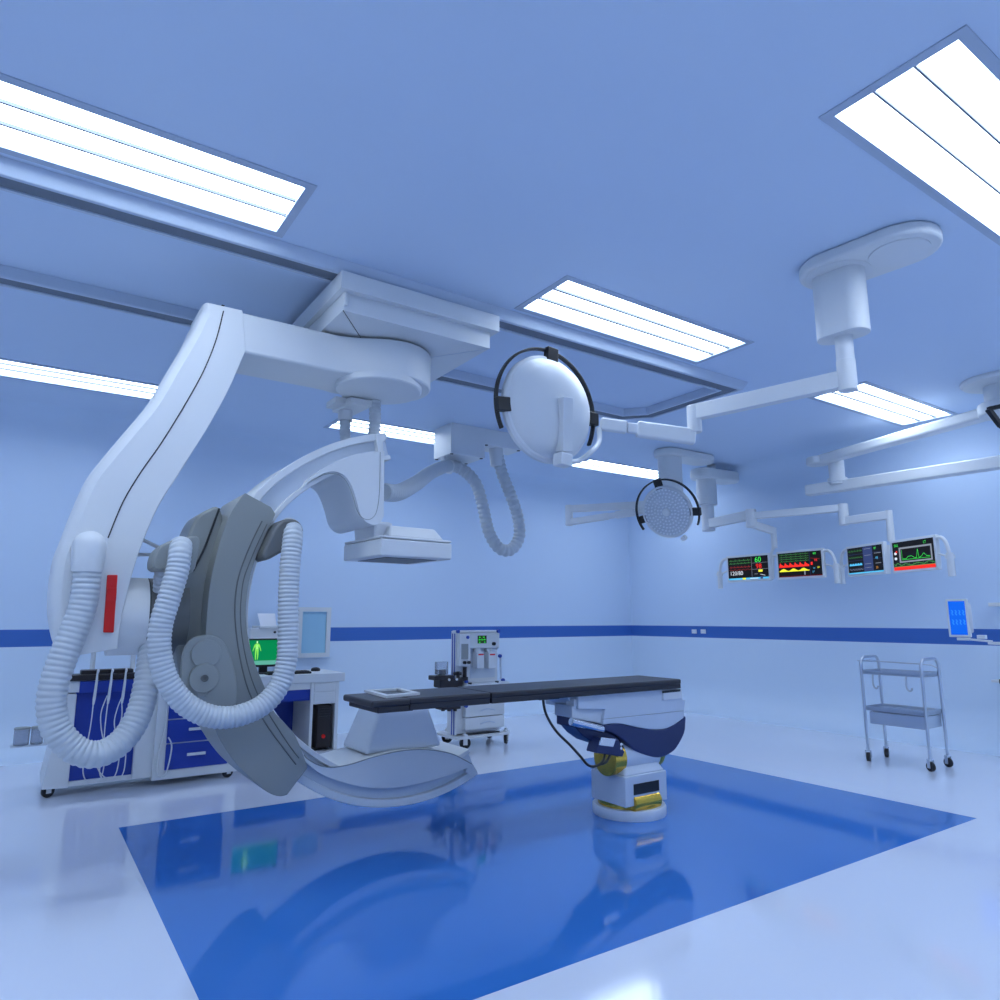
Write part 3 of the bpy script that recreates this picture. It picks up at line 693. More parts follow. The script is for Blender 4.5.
# ---- third column: monitor boom
kf = .965
def sc(p): return CAM+(p-CAM)*kf
pz = HC+(3.24-HC)*kf
pA = az(706, 480, pz); pB = az(727, 483, pz)
cA = V((pA.x, pA.y, 0)); cB = V((pB.x, pB.y, 0)); dd = (cB-cA).normalized()
b3_ = thing('monitor_boom', (cA.x, cA.y, H), 'white ceiling column and jointed arms carrying the four patient monitors', 'ceiling mount')
G().xy(stadium(cA-dd*.06, cB+dd*.0, .165), pz, pz+.14).build('ceiling_plate', M['white'], b3_, bevel=.03, seg=3)
G().cyl((cA.x+.10, cA.y-.02, pz+.12), (cA.x+.10, cA.y-.02, H-.012), .06, 24).build('spacer', M['white'], b3_)
zc1 = onv(cA, 505)
G().xy(stadium(cA-dd*.05, cA+dd*.05, .10), zc1, pz+.02).build('drop_column', M['white'], b3_, bevel=.006)
zc2 = onv(cA, 531)
G().cyl((cA.x, cA.y, zc2), (cA.x, cA.y, zc1+.02), .085, 28).build('spindle', M['white2'], b3_)
za = onv(cA, 524)
j1 = az(751, 515, za); j1.z = za
G().bar((cA.x, cA.y, za), j1, .09, .12).build('first_arm', M['white'], b3_, bevel=.01)
zj2 = onv(j1, 524)
G().cyl((j1.x, j1.y, zj2-.04), (j1.x, j1.y, za+.07), .065, 24).build('elbow', M['white'], b3_, bevel=.01)
m1 = ax(773.5, 531, 7.55)
s1 = V((j1.x, j1.y, zj2)); s2 = V((m1.x, m1.y, m1.z))
G().bar(s1, s2, .075, .09).build('spring_arm', M['white'], b3_, bevel=.012)
zz1 = onv(s2, 548)
G().cyl((s2.x, s2.y, zz1), (s2.x, s2.y, s2.z+.04), .036, 18).build('drop_rod', M['white'], b3_)
zk = onv(j1, 516)
j2 = az(843, 508, zk); j2.z = zk
G().bar((j1.x, j1.y, zk), j2, .075, .085).build('second_arm', M['white'], b3_, bevel=.01)
zk2 = onv(j2, 521)
G().cyl((j2.x, j2.y, zk2-.05), (j2.x, j2.y, zk+.05), .055, 24).build('elbow', M['white'], b3_, bevel=.01)
j3 = az(889, 515, zk2+.0); j3.z = zk2
G().bar((j2.x, j2.y, zk2), j3, .075, .09).build('third_arm', M['white'], b3_, bevel=.01)
zz2 = onv(j3, 541)
G().cyl((j3.x, j3.y, zz2), (j3.x, j3.y, zk2+.05), .036, 18).build('drop_rod', M['white'], b3_)

# monitors -------------------------------------------------------------
SM = list(E_.keys()); SMI = {k: i for i, k in enumerate(SM)}; SML = [E_[k] for k in SM]
class Scr:
    def __init__(s, o, u, v, w, h): s.o, s.u, s.v, s.w, s.h, s.g, s.k = V(o), V(u), V(v), w, h, G(), 0; s.n = V(u).cross(V(v)).normalized()
    def P(s, x, y, l=0): return s.o+s.u*(x*s.w)+s.v*(y*s.h)+s.n*(.0006*l)
    def rect(s, x0, y0, x1, y1, c, l=1):
        s.g.mi = SMI[c]; s.g.face([s.P(x0, y0, l), s.P(x1, y0, l), s.P(x1, y1, l), s.P(x0, y1, l)])
    def poly(s, pts, c, l=2): s.g.mi = SMI[c]; s.g.face([s.P(x, y, l) for x, y in pts])
    def line(s, pts, c, th=.012, l=3):
        for (x, y), (x2, y2) in zip(pts, pts[1:]):
            d = math.hypot((x2-x)*s.w, (y2-y)*s.h) or 1; nx, ny = -(y2-y)*s.h/d*th*s.h/s.w/2, (x2-x)*s.w/d*th/2
            s.g.mi = SMI[c]; s.g.face([s.P(x-nx, y-ny, l), s.P(x2-nx, y2-ny, l), s.P(x2+nx, y2+ny, l), s.P(x+nx, y+ny, l)])
    def txt(s, t, x, y, size, c, l=3, right=False): s.g.mi = SMI[c]; s.g.text(t, s.P(x, y, l), s.u, s.v, size*s.h, right)
    def ecg(s, x0, x1, y, amp, n, c, th=.012):
        pts = []
        for i in range(n):
            a = x0+(x1-x0)*i/n; d = (x1-x0)/n
            pts += [(a, y), (a+.3*d, y), (a+.4*d, y+amp), (a+.5*d, y-.4*amp), (a+.6*d, y), (a+.8*d, y+.25*amp)]
        s.line(pts+[(x1, y)], c, th)
    def wave(s, x0, x1, y, amp, n, c, th=.012):
        s.line([(x0+(x1-x0)*i/(n*8), y+amp*math.sin(2*math.pi*i/8)) for i in range(n*8+1)], c, th)
def monitor(corners, X, label, draw, handles=(), yaw=None, thick=.045):
    """corners: bezel pixels bottom-left, bottom-right, top-left at the left edge's distance X"""
    bl = ax(*corners[0], X); tl = V((bl.x, bl.y, 0))
    d = V((math.sin(yaw), -math.cos(yaw), 0)) if yaw is not None else V((0, -1, 0))
    zt_ = onv(bl, corners[2][1]); up = UPZ; h = zt_-bl.z
    # width: intersect the ray's vertical plane at the right corner
    r = ray(*corners[1]); nrm = r.cross(UP); nrm.z = 0
    a = V((RT.x, RT.y, 0)); best = None
    w = .2
    for i in range(1, 1500):
        p = bl+d*(i*.001)-CAM; 
        if 500+F*p.dot(RT)/p.dot(FW) >= corners[1][0]: w = i*.001; break
    n = d.cross(up)
    t = thing('patient_monitor', bl+d*(w/2), label, 'monitor', 'patient monitors on the ceiling boom')
    c = bl+d*(w/2)+up*(h/2)
    G().obox(c-n*thick/2, d, up, n, w/2, h/2, thick/2).build('bezel', M['white'], t, bevel=.008)
    b = min(w, h)*.075
    s = Scr(bl+d*b+up*b+n*.0012, d, up, w-2*b, h-2*b)
    draw(s); s.g.build('screen', SML, t, fix=False)
    for hx, sg in handles:
        p0 = bl+d*(hx*w)+up*(h*.88)-n*.02; p1 = p0+d*sg*.10-up*.05; p2 = p0+d*sg*.13-up*(h*.5); 
        G().sweep(resample(spl([p0-d*sg*.02, p0+d*sg*.05+up*.005, p1, p2], 8), .01), .018, 10).build('side_handle', M['white'], t)
        G().cyl(p2+up*.02, p2-up*.20, .032, 14).build('grip', M['white'], t)
        G().cyl(p2-up*.0, p2-up*.035, .042, 14).build('grip_collar', M['white2'], t)
        G().sweep([p2-up*.02, bl+d*(hx*w)+up*(h*.45)-n*.02], .010, 8).build('side_handle', M['white'], t)
    return t
def d1(s):
    s.rect(0, 0, 1, 1, 'black', 0); s.rect(0, 0, 1, .075, 'cyan', 1); s.rect(.36, .0, .44, .075, 'yellow', 2); s.rect(.55, .02, .75, .05, 'white', 2)
    s.ecg(.04, .58, .84, .06, 5, 'dgreen', .02); s.ecg(.04, .58, .72, .05, 6, 'dgreen', .02); s.ecg(.04, .58, .55, .06, 6, 'dred', .025); s.wave(.04, .58, .44, .02, 5, 'dred', .02)
    s.line([(.6, .1), (.6, .98)], 'grey', .012); s.line([(.6, .7), (1, .7)], 'grey', .01); s.line([(.6, .42), (1, .42)], 'grey', .01)
    s.txt('60', .68, .73, .33, 'green'); s.txt('98', .70, .45, .30, 'red'); s.txt('120/80', .04, .21, .25, 'white')
    s.rect(.76, .30, .86, .40, 'yellow', 2); s.line([(.66, .22), (.74, .22)], 'grey', .02); s.line([(.8, .2), (.92, .14)], 'white', .02); s.rect(.80, .0, .86, .11, 'navy', 3)
def d2(s):
    s.rect(0, 0, 1, 1, 'black', 0)
    for y in (.92, .82, .73, .64): s.ecg(.04, .72, y, .04, 6, 'dgreen', .016)
    n = 6
    for i in range(n):
        a = .02+.70*i/n; d = .70/n
        s.poly([(a, .40), (a+d, .40), (a+d, .47), (a+.5*d, .52), (a+.25*d, .60), (a, .44)], 'red')
    pts = [(.02+.70*i/40, .30+.045*math.sin(i/40*math.pi*6-1.2)) for i in range(41)]
    for (x, y), (x2, y2) in zip(pts, pts[1:]): s.poly([(x, .22), (x2, .22), (x2, y2), (x, y)], 'yellow')
    s.txt('60', .82, .86, .13, 'green'); s.txt('98', .84, .58, .13, 'red'); s.rect(.76, .44, .80, .56, 'red', 2); s.line([(.76, .72), (.96, .66)], 'dred', .02)
    s.txt('16', .80, .28, .10, 'cyan'); s.txt('37', .78, .13, .10, 'cyan'); s.line([(.74, .0), (.74, 1)], 'navy', .01)
    s.rect(.60, .06, .625, .22, 'grey', 2); s.txt('80', .90, .30, .10, 'yellow'); s.line([(.0, .02), (1, .02)], 'dred', .02)
def d3(s):
    s.rect(0, 0, 1, 1, 'black', 0); s.rect(0, 0, 1, .05, 'cyan', 1); s.rect(.46, .06, .73, .98, 'navy', 1)
    s.ecg(.03, .44, .86, .05, 5, 'dgreen', .015); s.wave(.03, .44, .62, .02, 6, 'dgreen', .02); s.rect(.04, .31, .42, .36, 'cyan', 2)
    for i in range(5): s.poly([(.04+.076*i, .36), (.04+.076*(i+1), .36), (.04+.076*(i+.5), .41)], 'cyan')
    s.wave(.04, .60, .17, .03, 6, 'navy', .02); s.wave(.04, .44, .16, .03, 5, 'grey', .014)
    s.line([(.0, .74), (1, .74)], 'navy', .012); s.line([(0, .5), (1, .5)], 'navy', .012)
    s.txt('97', .78, .84, .13, 'dgreen'); s.txt('97', .775, .84, .12, 'green'); s.txt('48', .80, .48, .14, 'cyan'); s.txt('20', .80, .13, .12, 'orange')
    for y in (.9, .66, .34, .2): s.line([(.5, y), (.68, y)], 'grey', .016)
    s.line([(.78, .7), (.96, .7)], 'grey', .02); s.line([(.8, .33), (.95, .33)], 'grey', .02)
def d4(s):
    s.rect(0, 0, 1, 1, 'black', 0); s.rect(0, 0, 1, .12, 'red', 1)
    s.txt('562', .05, .84, .13, 'green'); s.txt('17', .76, .84, .14, 'green')
    s.rect(.16, .26, .95, .80, 'grey', 1); s.rect(.20, .31, .92, .74, 'black', 2)
    s.line([(.23, .70), (.23, .36), (.90, .36)], 'green', .012)
    s.line([(.25, .40), (.33, .38), (.38, .46), (.46, .47), (.53, .40), (.58, .38), (.62, .68), (.64, .38), (.70, .42), (.76, .52), (.82, .42), (.9, .40)], 'green', .014)
    s.line([(.0, .25), (.06, .17), (.1, .26), (.2, .16), (.3, .22), (.45, .15), (.6, .22), (.75, .16), (.85, .24), (1, .18)], 'dgreen', .03)
    s.rect(0, .12, 1, .14, 'dgreen', 1)
    for i in range(9): s.line([(.05+.11*i, .15), (.07+.11*i, .24)], 'dgreen', .014)
    for y, c in ((.60, 'white'), (.42, 'white')):
        s.poly([(.07+.035*math.cos(2*math.pi*k/12), y+.05*math.sin(2*math.pi*k/12)) for k in range(12)], c)
    s.poly([(.10+.022*math.cos(2*math.pi*k/12), .66+.04*math.sin(2*math.pi*k/12)) for k in range(12)], 'red', 3)
XM = 7.5
monitor([(727.5, 582.5), (771, 580), (725, 556.5)], XM, 'leftmost of the four boom monitors, showing large green 60 and red 98', d1, [(0, -1)])
monitor([(777.5, 579.8), (825, 577), (776, 552)], XM, 'second boom monitor from the left, with filled red and yellow curves', d2, [(1, 1)])
yw = math.radians(-24)
monitor([(848, 577), (886, 573), (845.5, 547)], 7.72, 'third boom monitor from the left, with pale blue bars on a dark screen', d3, [(0, -1)], yaw=-yw*-1)
monitor([(893, 573.5), (938.5, 569), (889.5, 541)], 7.45, 'rightmost of the four boom monitors, with a red band along its bottom', d4, [(1, 1)], yaw=-yw*-1)
# rods that hold the inner sides
for (xa_, ya_, xb_, yb_, X_) in ((773, 548, 770.5, 556, XM+.03), (773, 556, 778, 556, XM+.03), ):
    G().sweep([ax(xa_, ya_, X_), ax(xb_, yb_, X_)], .018, 10).build('monitor_bracket', M['white'], b3_)
G().sweep([V((s2.x, s2.y, zz1+.02)), ax(773, 549, XM+.05)], .02, 10).build('monitor_bracket', M['white'], b3_)
G().sweep([V((j3.x, j3.y, zz2+.02)), V((j3.x, j3.y, zz2-.10))], .02, 10).build('monitor_bracket', M['white'], b3_)
G().cyl(ax(772.5, 556, XM+.03), ax(772.5, 579, XM+.03), .022, 12).build('monitor_bracket', M['white'], b3_)
G().cyl(ax(887.5, 545, 7.55), ax(888.5, 574, 7.55), .022, 12).build('monitor_bracket', M['white'], b3_)

# ================================================================ right-hand boom
zb_ = 2.96
pl4 = az(1000, 384, 3.36); zb_ = onv(pl4, 409); pv = V((pl4.x-.05, pl4.y, zb_))
rb_ = thing('equipment_boom', (pv.x, pv.y, H), 'white two-arm ceiling boom reaching in from the right edge of the picture', 'ceiling mount')
G().lathe([(.0, 3.33), (.10, 3.335), (.28, 3.36), (.30, H-.02), (.30, H-.001)], (pl4.x, pl4.y, 0), (0, 0, 1), 48).build('ceiling_plate', M['white'], rb_)
G().cyl((pl4.x, pl4.y, zb_+.03), (pl4.x, pl4.y, 3.36), .13, 28).build('drop_column', M['white'], rb_)
e1 = az(818, 461, zb_); e1.z = zb_
G().cyl((pl4.x, pl4.y, zb_-.06), (pl4.x, pl4.y, zb_+.06), .19, 32).build('pivot_housing', M['white'], rb_, bevel=.02)
G().bar((pl4.x, pl4.y, zb_), e1, .15, .11).build('upper_arm', M['white'], rb_, bevel=.03, seg=3)
G().cyl((e1.x, e1.y, zb_-.05), (e1.x, e1.y, zb_+.045), .13, 28).build('arm_end', M['white'], rb_, bevel=.02)
jp = az(836, 464, zb_-.06)
zl = onv(jp, 486)
G().cyl((jp.x, jp.y, zl+.02), (jp.x, jp.y, zb_-.03), .085, 28).build('pivot', M['white2'], rb_)
G().cyl((jp.x, jp.y, zl+.05), (jp.x, jp.y, zl+.09), .105, 28).build('pivot_collar', M['white'], rb_)
f0 = az(807, 491, zl); f0.z = zl; f1 = az(1030, 458, zl); f1.z = zl
G().bar(f0, f1, .13, .13).build('lower_arm', M['white'], rb_, bevel=.02, seg=2)
# handle of a lamp at the frame's edge
lz = V((pv.x-.25, pv.y-.55, 2.68))
ll = CAM+ray(1048, 452)*(5.2)
view = (CAM-ll).normalized()
t3, u3, w3, n3 = surgical_lamp(ll, -(view*.5+UP*-.8+RT*-.2), .30, ui, 'operating lamp at the right edge of the picture, only its black handle showing')
hp = [CAM+ray(x, y)*5.0 for x, y in ((1012, 404), (988, 409), (1001, 426))]
g = G().bar(hp[0], hp[1], .03, .03).bar(hp[1], hp[2], .034, .034); g.build('handle_ring', M['black'], t3, bevel=.004)
G().sweep([hp[2], ll+n3*.05], .02, 10).build('handle_bracket', M['black'], t3)
G().sweep([ll+n3*.10, ll+V((.35, .0, .3))], .03, 12).build('yoke_tube', M['white'], t3)

# ================================================================ TROLLEY
def caster(parent, p, r=.045, yaw=0, m=None, fork=None):
    p = V(p); d = V((math.cos(yaw), math.sin(yaw), 0)); a = V((-d.y, d.x, 0)); c = V((p.x, p.y, r))
    w = G().lathe([(0, -.016), (r*.55, -.016), (r*.6, -.014), (r*.96, -.014), (r, -.009), (r, .009), (r*.96, .014), (r*.6, .014), (r*.55, .016), (0, .016)], c, a, 28).build('caster', M['black'], parent)
    g = G()
    for s in (-1, 1): g.obox(c+a*(.021*s)+V((0, 0, r*.55)), d, a, UPZ, r*.38, .003, r*.85)
    g.obox(c+V((0, 0, r*1.4)), d, a, UPZ, r*.42, .024, .004)
    g.cyl(c+V((0, 0, r*1.4)), c+V((0, 0, p.z if p.z > r*1.5 else r*1.8)) if p.z == 0 else V((p.x, p.y, p.z)), .012, 12)
    g.build('caster_fork', fork or M['white'], w)
tx0, tx1, tya, tyb = 6.63, 6.955, 3.10, 3.64
tr = thing('instrument_trolley', ((tx0+tx1)/2, (tya+tyb)/2, 0), 'steel two-shelf instrument trolley on black casters by the right wall', 'trolley')
zs, zs2 = .815, .487
for y in (tya, tyb):
    pts = [V((tx0, y, .10)), V((tx0, y, .50)), V((tx0, y, .86))]
    pth = [V((tx0, y, .09)), V((tx0, y, .87))]+[V((tx0+.075-.075*math.cos(a), y, .87+.075*math.sin(a))) for a in [math.radians(k) for k in range(15, 91, 15)]]+[V((tx1-.075+.075*math.sin(a), y, .87+.075*math.cos(a))) for a in [math.radians(k) for k in range(0, 91, 15)]]+[V((tx1, y, .09))]
    G().sweep(pth, .0135, 14).build('side_frame', M['steel'], tr)
for x in (tx0, tx1):
    for y in (tya, tyb): caster(tr, (x, y, 0), .040, 1.2 if y == tya else .3, fork=M['steel'])
def tray(z, name):
    g = G(); g.box((tx0+.005, tya+.01, z-.014), (tx1-.005, tyb-.01, z-.010))
    for a, b in (((tx0+.005, tya+.01), (tx0+.009, tyb-.01)), ((tx1-.009, tya+.01), (tx1-.005, tyb-.01)), ((tx0+.005, tya+.01), (tx1-.005, tya+.014)), ((tx0+.005, tyb-.014), (tx1-.005, tyb-.01))):
        g.box((*a, z-.028), (*b, z+.012))
    g.build(name, M['steel'], tr)
tray(zs, 'upper_shelf'); tray(zs2, 'lower_shelf')
G().sweep([V((tx0+.0, tyb+.03, .91)), V((tx1-.02, tyb-.01, .895)), V((tx1-.02, tya+.05, .885)), V((tx1-.02, tya, .86))], .006, 8).build('guard_rail', M['steel'], tr)
dw = G().box((tx0+.02, tya+.02, .345), (tx1+.0, tyb-.035, .452)).build('drawer', M['steel'], tr, bevel=.004)
G().box((tx0+.012, tya+.02, .340), (tx0+.021, tyb-.035, .448)).build('drawer_front', M['steel'], dw, bevel=.003)
for y in (tyb-.09, tya+.15):
    G().sweep(spl([V((tx0+.03, y, .79)), V((tx0+.02, y, .70)), V((tx0+.015, y-.02, .665)), V((tx0+.01, y-.045, .67)), V((tx0+.01, y-.05, .69))], 6), .008, 8).build('hook', M['steel'], tr)

# ================================================================ blue screen at right
sx = 7.5
t = thing('wall_arm_monitor', ax(960, 638, sx), 'small white screen with a bright blue display above the trolley, by the right edge', 'monitor')
p0, p1 = ax(948.5, 599, sx), ax(951.5, 637, sx)
c0 = ax(949, 637, sx); hgt = ax(949, 599, sx).z-c0.z
dv = V((.10, -1, 0)).normalized()
wv = .0
for i in range(1, 900):
    p = c0+dv*(i*.001)-CAM
    if 500+F*p.dot(RT)/p.dot(FW) >= 971: wv = i*.001; break
nv = dv.cross(UPZ); tilt = V((0, 0, 1))
cc_ = c0+dv*wv/2+UPZ*hgt/2
G().obox(cc_-nv*.02, dv, UPZ, nv, wv/2, hgt/2, .02).build('bezel', M['white'], t, bevel=.008)
G().obox(cc_-nv*.085+dv*wv*.05, dv, UPZ, nv, wv*.43, hgt*.40, .05).build('back_housing', M['white2'], t, bevel=.02)
s = Scr(c0+dv*.022+UPZ*.022+nv*.001, dv, UPZ, wv-.044, hgt-.044)
s.rect(0, 0, 1, 1, 'sblue', 0)
for r_i, y in enumerate((.60, .32)):
    for i in range(4): s.line([(.16+.22*i, y+.13), (.24+.22*i, y+.09), (.17+.22*i, y+.03), (.25+.22*i, y-.02)], 'sblue2', .03)
s.g.build('screen', SML, t, fix=False)
pe = ax(1030, 645, sx)
G().box((cc_.x, cc_.y-.07, c0.z-.03), (cc_.x+.06, cc_.y+.03, c0.z-.004)).build('arm_mount', M['white'], t, bevel=.004)
G().bar(ax(966, 639, sx+.02), ax(992, 641.5, sx+.02), .05, .018).build('arm', M['white'], t, bevel=.004)
G().bar(ax(989, 643, sx+.02), ax(1030, 645, sx+.02), .06, .026).build('arm', M['white'], t, bevel=.004)
q = ax(982, 637, sx+.02); G().obox(q, dv, UPZ, nv, .035, .018, .03).build('arm_joint', M['white'], t, bevel=.004)
pw_ = ax(1030, 645, sx+.02); G().bar(pw_, (XW, pw_.y, pw_.z), .06, .03).build('arm', M['white'], t, bevel=.004)
G().box((XW-.02, pw_.y-.07, pw_.z-.10), (XW, pw_.y+.07, pw_.z+.10)).build('wall_plate', M['white'], t, bevel=.004)
# shelf ends on the right wall, mostly outside the frame
sp_ = ax(988, 604.5, XW-.20); t = thing('wall_shelf', (XW, sp_.y-.4, sp_.z), 'narrow white shelf end at the right edge, above the blue screen', 'shelf')
G().box((XW-.20, sp_.y-.9, sp_.z-.018), (XW, sp_.y, sp_.z+.018)).build('board', M['white'], t, bevel=.004)
sp_ = ax(991, 681, XW-.20); t = thing('wall_shelf', (XW, sp_.y-.4, sp_.z), 'narrow white shelf end with a black clip at the right edge, below the blue screen', 'shelf')
G().box((XW-.20, sp_.y-.9, sp_.z-.012), (XW, sp_.y, sp_.z+.012)).build('board', M['white'], t, bevel=.004)
G().box((XW-.225, sp_.y-.20, sp_.z-.022), (XW-.10, sp_.y-.08, sp_.z+.022)).build('clip', M['black'], t, bevel=.004)

# ================================================================ DENTAL CART
fy = 6.30                                           # front plane
dc = thing('dental_cart', (.9, 6.55, 0), 'white rolling treatment cart with blue front panels and dark instrument tray at left', 'cart')
Zt = .835
G().xz(T([(66, 694), (77, 694), (68, 788), (41, 790)], fy), fy, fy+.62).build('side_panel', M['white'], dc, bevel=.006)
G().xz([V((.33, 0, .75)), V((.83, 0, .75)), V((.83, 0, Zt)), V((.33, 0, Zt))], fy-.004, fy+.62).build('top_board', M['white'], dc, bevel=.005)
G().box((.418, fy-.014, .742), (.828, fy+.05, .832)).build('top_trim', M['blue'], dc, bevel=.003)
G().box((.40, fy+.05, .10), (.83, fy+.07, .758)).build('front_panel', M['blue'], dc)
G().box((.41, fy+.03, .065), (.84, fy+.60, .10)).build('base_board', M['white'], dc)
px0, px1 = .83, .975
G().box((px0, fy-.01, .072), (px1, fy+.62, .80)).build('pillar', M['white'], dc, bevel=.006)
dx1 = 1.61
dyf = fy-.04
cabn = G().box((px1-.01, dyf, .048), (dx1, dyf+.56, .80)).build('drawer_cabinet', M['white'], dc, bevel=.006)
dz = [(.12, .315), (.325, .50), (.51, .755)]
for z0, z1 in dz:
    dr = G().box((px1+.075, dyf-.012, z0), (dx1-.085, dyf+.01, z1)).build('drawer', M['blue'], dc, bevel=.003)
    G().bar((px1+.23, dyf-.035, (z0+z1)/2+.01), (px1+.37, dyf-.035, (z0+z1)/2+.01), .012, .022).build('drawer_handle', M['white'], dr, bevel=.003)
caster(dc, (.285, fy+.06, 0), .044, .3); caster(dc, (1.545, fy+.0, 0), .044, .3); caster(dc, (.30, fy+.55, 0), .044, .3); caster(dc, (1.5, fy+.48, 0), .044, .3); caster(dc, (1.18, fy+.30, 0), .044, 1.2)
G().box((.345, fy-.03, Zt), (.80, fy+.16, Zt+.045)).build('instrument_tray', M['brown'], dc, bevel=.008)
G().box((.42, fy+.02, Zt+.04), (.78, fy+.15, Zt+.075)).build('tray_lid', M['brown'], dc, bevel=.008)
pq = ay(93, 660, fy+.3)
G().cyl((pq.x, fy+.3, Zt-.01), (pq.x, fy+.3, 1.06), .018, 12).build('support_post', M['white'], dc)
G().bar((pq.x-.02, fy+.3, 1.06), (pq.x+.33, fy+.3, 1.06), .04, .035).build('support_bar', M['white'], dc, bevel=.004)
G().cyl((pq.x+.29, fy+.3, Zt-.01), (pq.x+.29, fy+.3, 1.06), .018, 12).build('support_post', M['white'], dc)
cable([V((1.03, dyf-.008, .70)), V((1.035, dyf-.012, .5)), V((1.0, dyf-.012, .25)), V((1.005, dyf-.012, .10)), V((1.05, dyf-.014, .075)), V((1.075, dyf-.014, .15)), V((1.09, dyf-.016, .30)), V((1.06, dyf-.014, .37))], .006, 'cord', M['white'], dc)
cable([V((dx1-.09, dyf-.014, .36)), V((dx1-.10, dyf-.016, .27)), V((dx1-.08, dyf-.016, .16)), V((dx1-.05, dyf-.01, .12))], .006, 'cord', M['white'], dc)
def handpiece(px, lab, loop):
    p = ay(px, 672, fy-.045); t = thing('handpiece', p, lab, 'dental handpiece', 'handpieces hanging on the cart')
    x = p.x; y = fy-.05-{97.5: 0, 111.5: .02, 125: .04}[px]
    G().sweep([V((x+.006, y+.02, .915)), V((x+.004, y-.005, .905)), V((x, y-.005, .885)), V((x, y-.005, .83)), V((x-.006, y-.005, .70)), V((x-.008, y-.005, .66))], [.008, .009, .007, .009, .0105, .007], 12).build('body', M['white'], t)
    pts = [V((x-.008, y, .665))]+[V((x+a, y, z)) for a, z in loop]
    G().sweep(resample(spl(pts, 8), .015), .0042, 8).build('cord', M['white'], t)
handpiece(97.5, 'white handpiece with looping cord on the cart, leftmost of three', [(-.012, .50), (-.03, .30), (-.03, .16), (.02, .085), (.09, .12), (.10, .30), (.06, .48), (.05, .60), (.08, .72)])
handpiece(111.5, 'white handpiece with looping cord on the cart, middle of three', [(-.012, .50), (-.01, .30), (-.02, .16), (.03, .09), (.09, .14), (.10, .32), (.05, .50), (.06, .62), (.09, .72)])
handpiece(125, 'white handpiece with looping cord on the cart, rightmost of three', [(-.006, .52), (-.10, .34), (-.13, .20), (-.04, .10), (.04, .13), (.05, .30), (.03, .48), (.03, .62)])
# cups at the cart's left side
q0_ = ay(12, 746, 6.38)
G().box((q0_.x-.01, 6.33, q0_.z-.008), (.31, 6.43, q0_.z-.0005)).build('cup_shelf', M['pale'], dc)
for px, sz, lab in ((20.5, .062, 'clear plastic cup at the cart\'s left side, the outer one of two'), (36, .055, 'clear plastic cup at the cart\'s left side, the one next to the cart')):
    p = ay(px, 746, 6.38); p.z = q0_.z; r = sz*(.80 if px < 30 else .72)
    t = thing('cup', p, lab, 'cup', 'cups beside the cart')
    G().lathe([(r*.90, 0), (r, .004), (r, .125), (r*.93, .125), (r*.92, .01), (0, .01)], p, (0, 0, 1), 28).build('body', M['glass'], t)
    G().lathe([(r*1.0, .126), (r*1.07, .122), (r*1.07, .114), (r*1.005, .112)], p, (0, 0, 1), 28).build('holder_ring', M['grey2'], t)

# ================================================================ DESK and things on it
dy = 7.0; dxr = 2.80; dz_ = .755; dyb = 7.62
dk = thing('desk', (2.2, 7.3, 0), 'white office desk with a blue apron behind the grey C-arm holder', 'desk')
G().box((1.55, dy-.03, dz_-.085), (dxr+.02, dyb, dz_)).build('desktop', M['white'], dk, bevel=.005)
G().box((1.58, dy, dz_-.15), (2.47, dy+.02, dz_-.085)).build('apron', M['white'], dk)
G().box((1.58, dy+.02, dz_-.26), (2.475, dy+.04, dz_-.15)).build('drawer_front', M['blue'], dk)
G().box((1.58, dyb-.10, .02), (2.475, dyb-.08, dz_-.1)).build('back_panel', M['blue'], dk)
G().box((1.56, dy, .0), (1.60, dyb-.02, dz_-.08)).build('side_panel', M['white'], dk)
G().box((2.475, dy, .0), (2.505, dyb-.02, dz_-.085)).build('side_panel', M['white'], dk, bevel=.003)
G().box((2.735, dy, .0), (2.77, dyb-.02, dz_-.085)).build('side_panel', M['white'], dk, bevel=.003)
G().box((2.505, dy, dz_-.30), (2.735, dy+.5, dz_-.085)).build('drawer_box', M['white'], dk)
G().box((2.51, dy-.006, dz_-.18), (2.725, dy+.01, dz_-.095)).build('drawer_front', M['white'], dk, bevel=.003)
G().box((2.51, dy-.006, dz_-.29), (2.725, dy+.01, dz_-.19)).build('drawer_front', M['white'], dk, bevel=.003)
pt = thing('computer_tower', (2.63, 7.2, 0), 'black computer tower with a red power button in the desk\'s open bay', 'computer')
G().box((2.56, dy+.03, .02), (2.715, dy+.48, .44)).build('case', M['brown'], pt, bevel=.006)
G().box((2.565, dy+.022, .03), (2.71, dy+.031, .43)).build('front', M['brown'], pt, bevel=.004)
for k in range(4): G().box((2.58, dy+.016, .395-.025*k), (2.695, dy+.024, .405-.025*k)).build('vent', M['black'], pt)
G().cyl((2.63, dy+.012, .135), (2.63, dy+.024, .135), .02, 20).build('power_button', M['red'], pt, label='red power button')
for x in (2.55, 2.675): G().box((x, dy+.05, 0), (x+.03, dy+.45, .021)).build('foot', M['black'], pt)
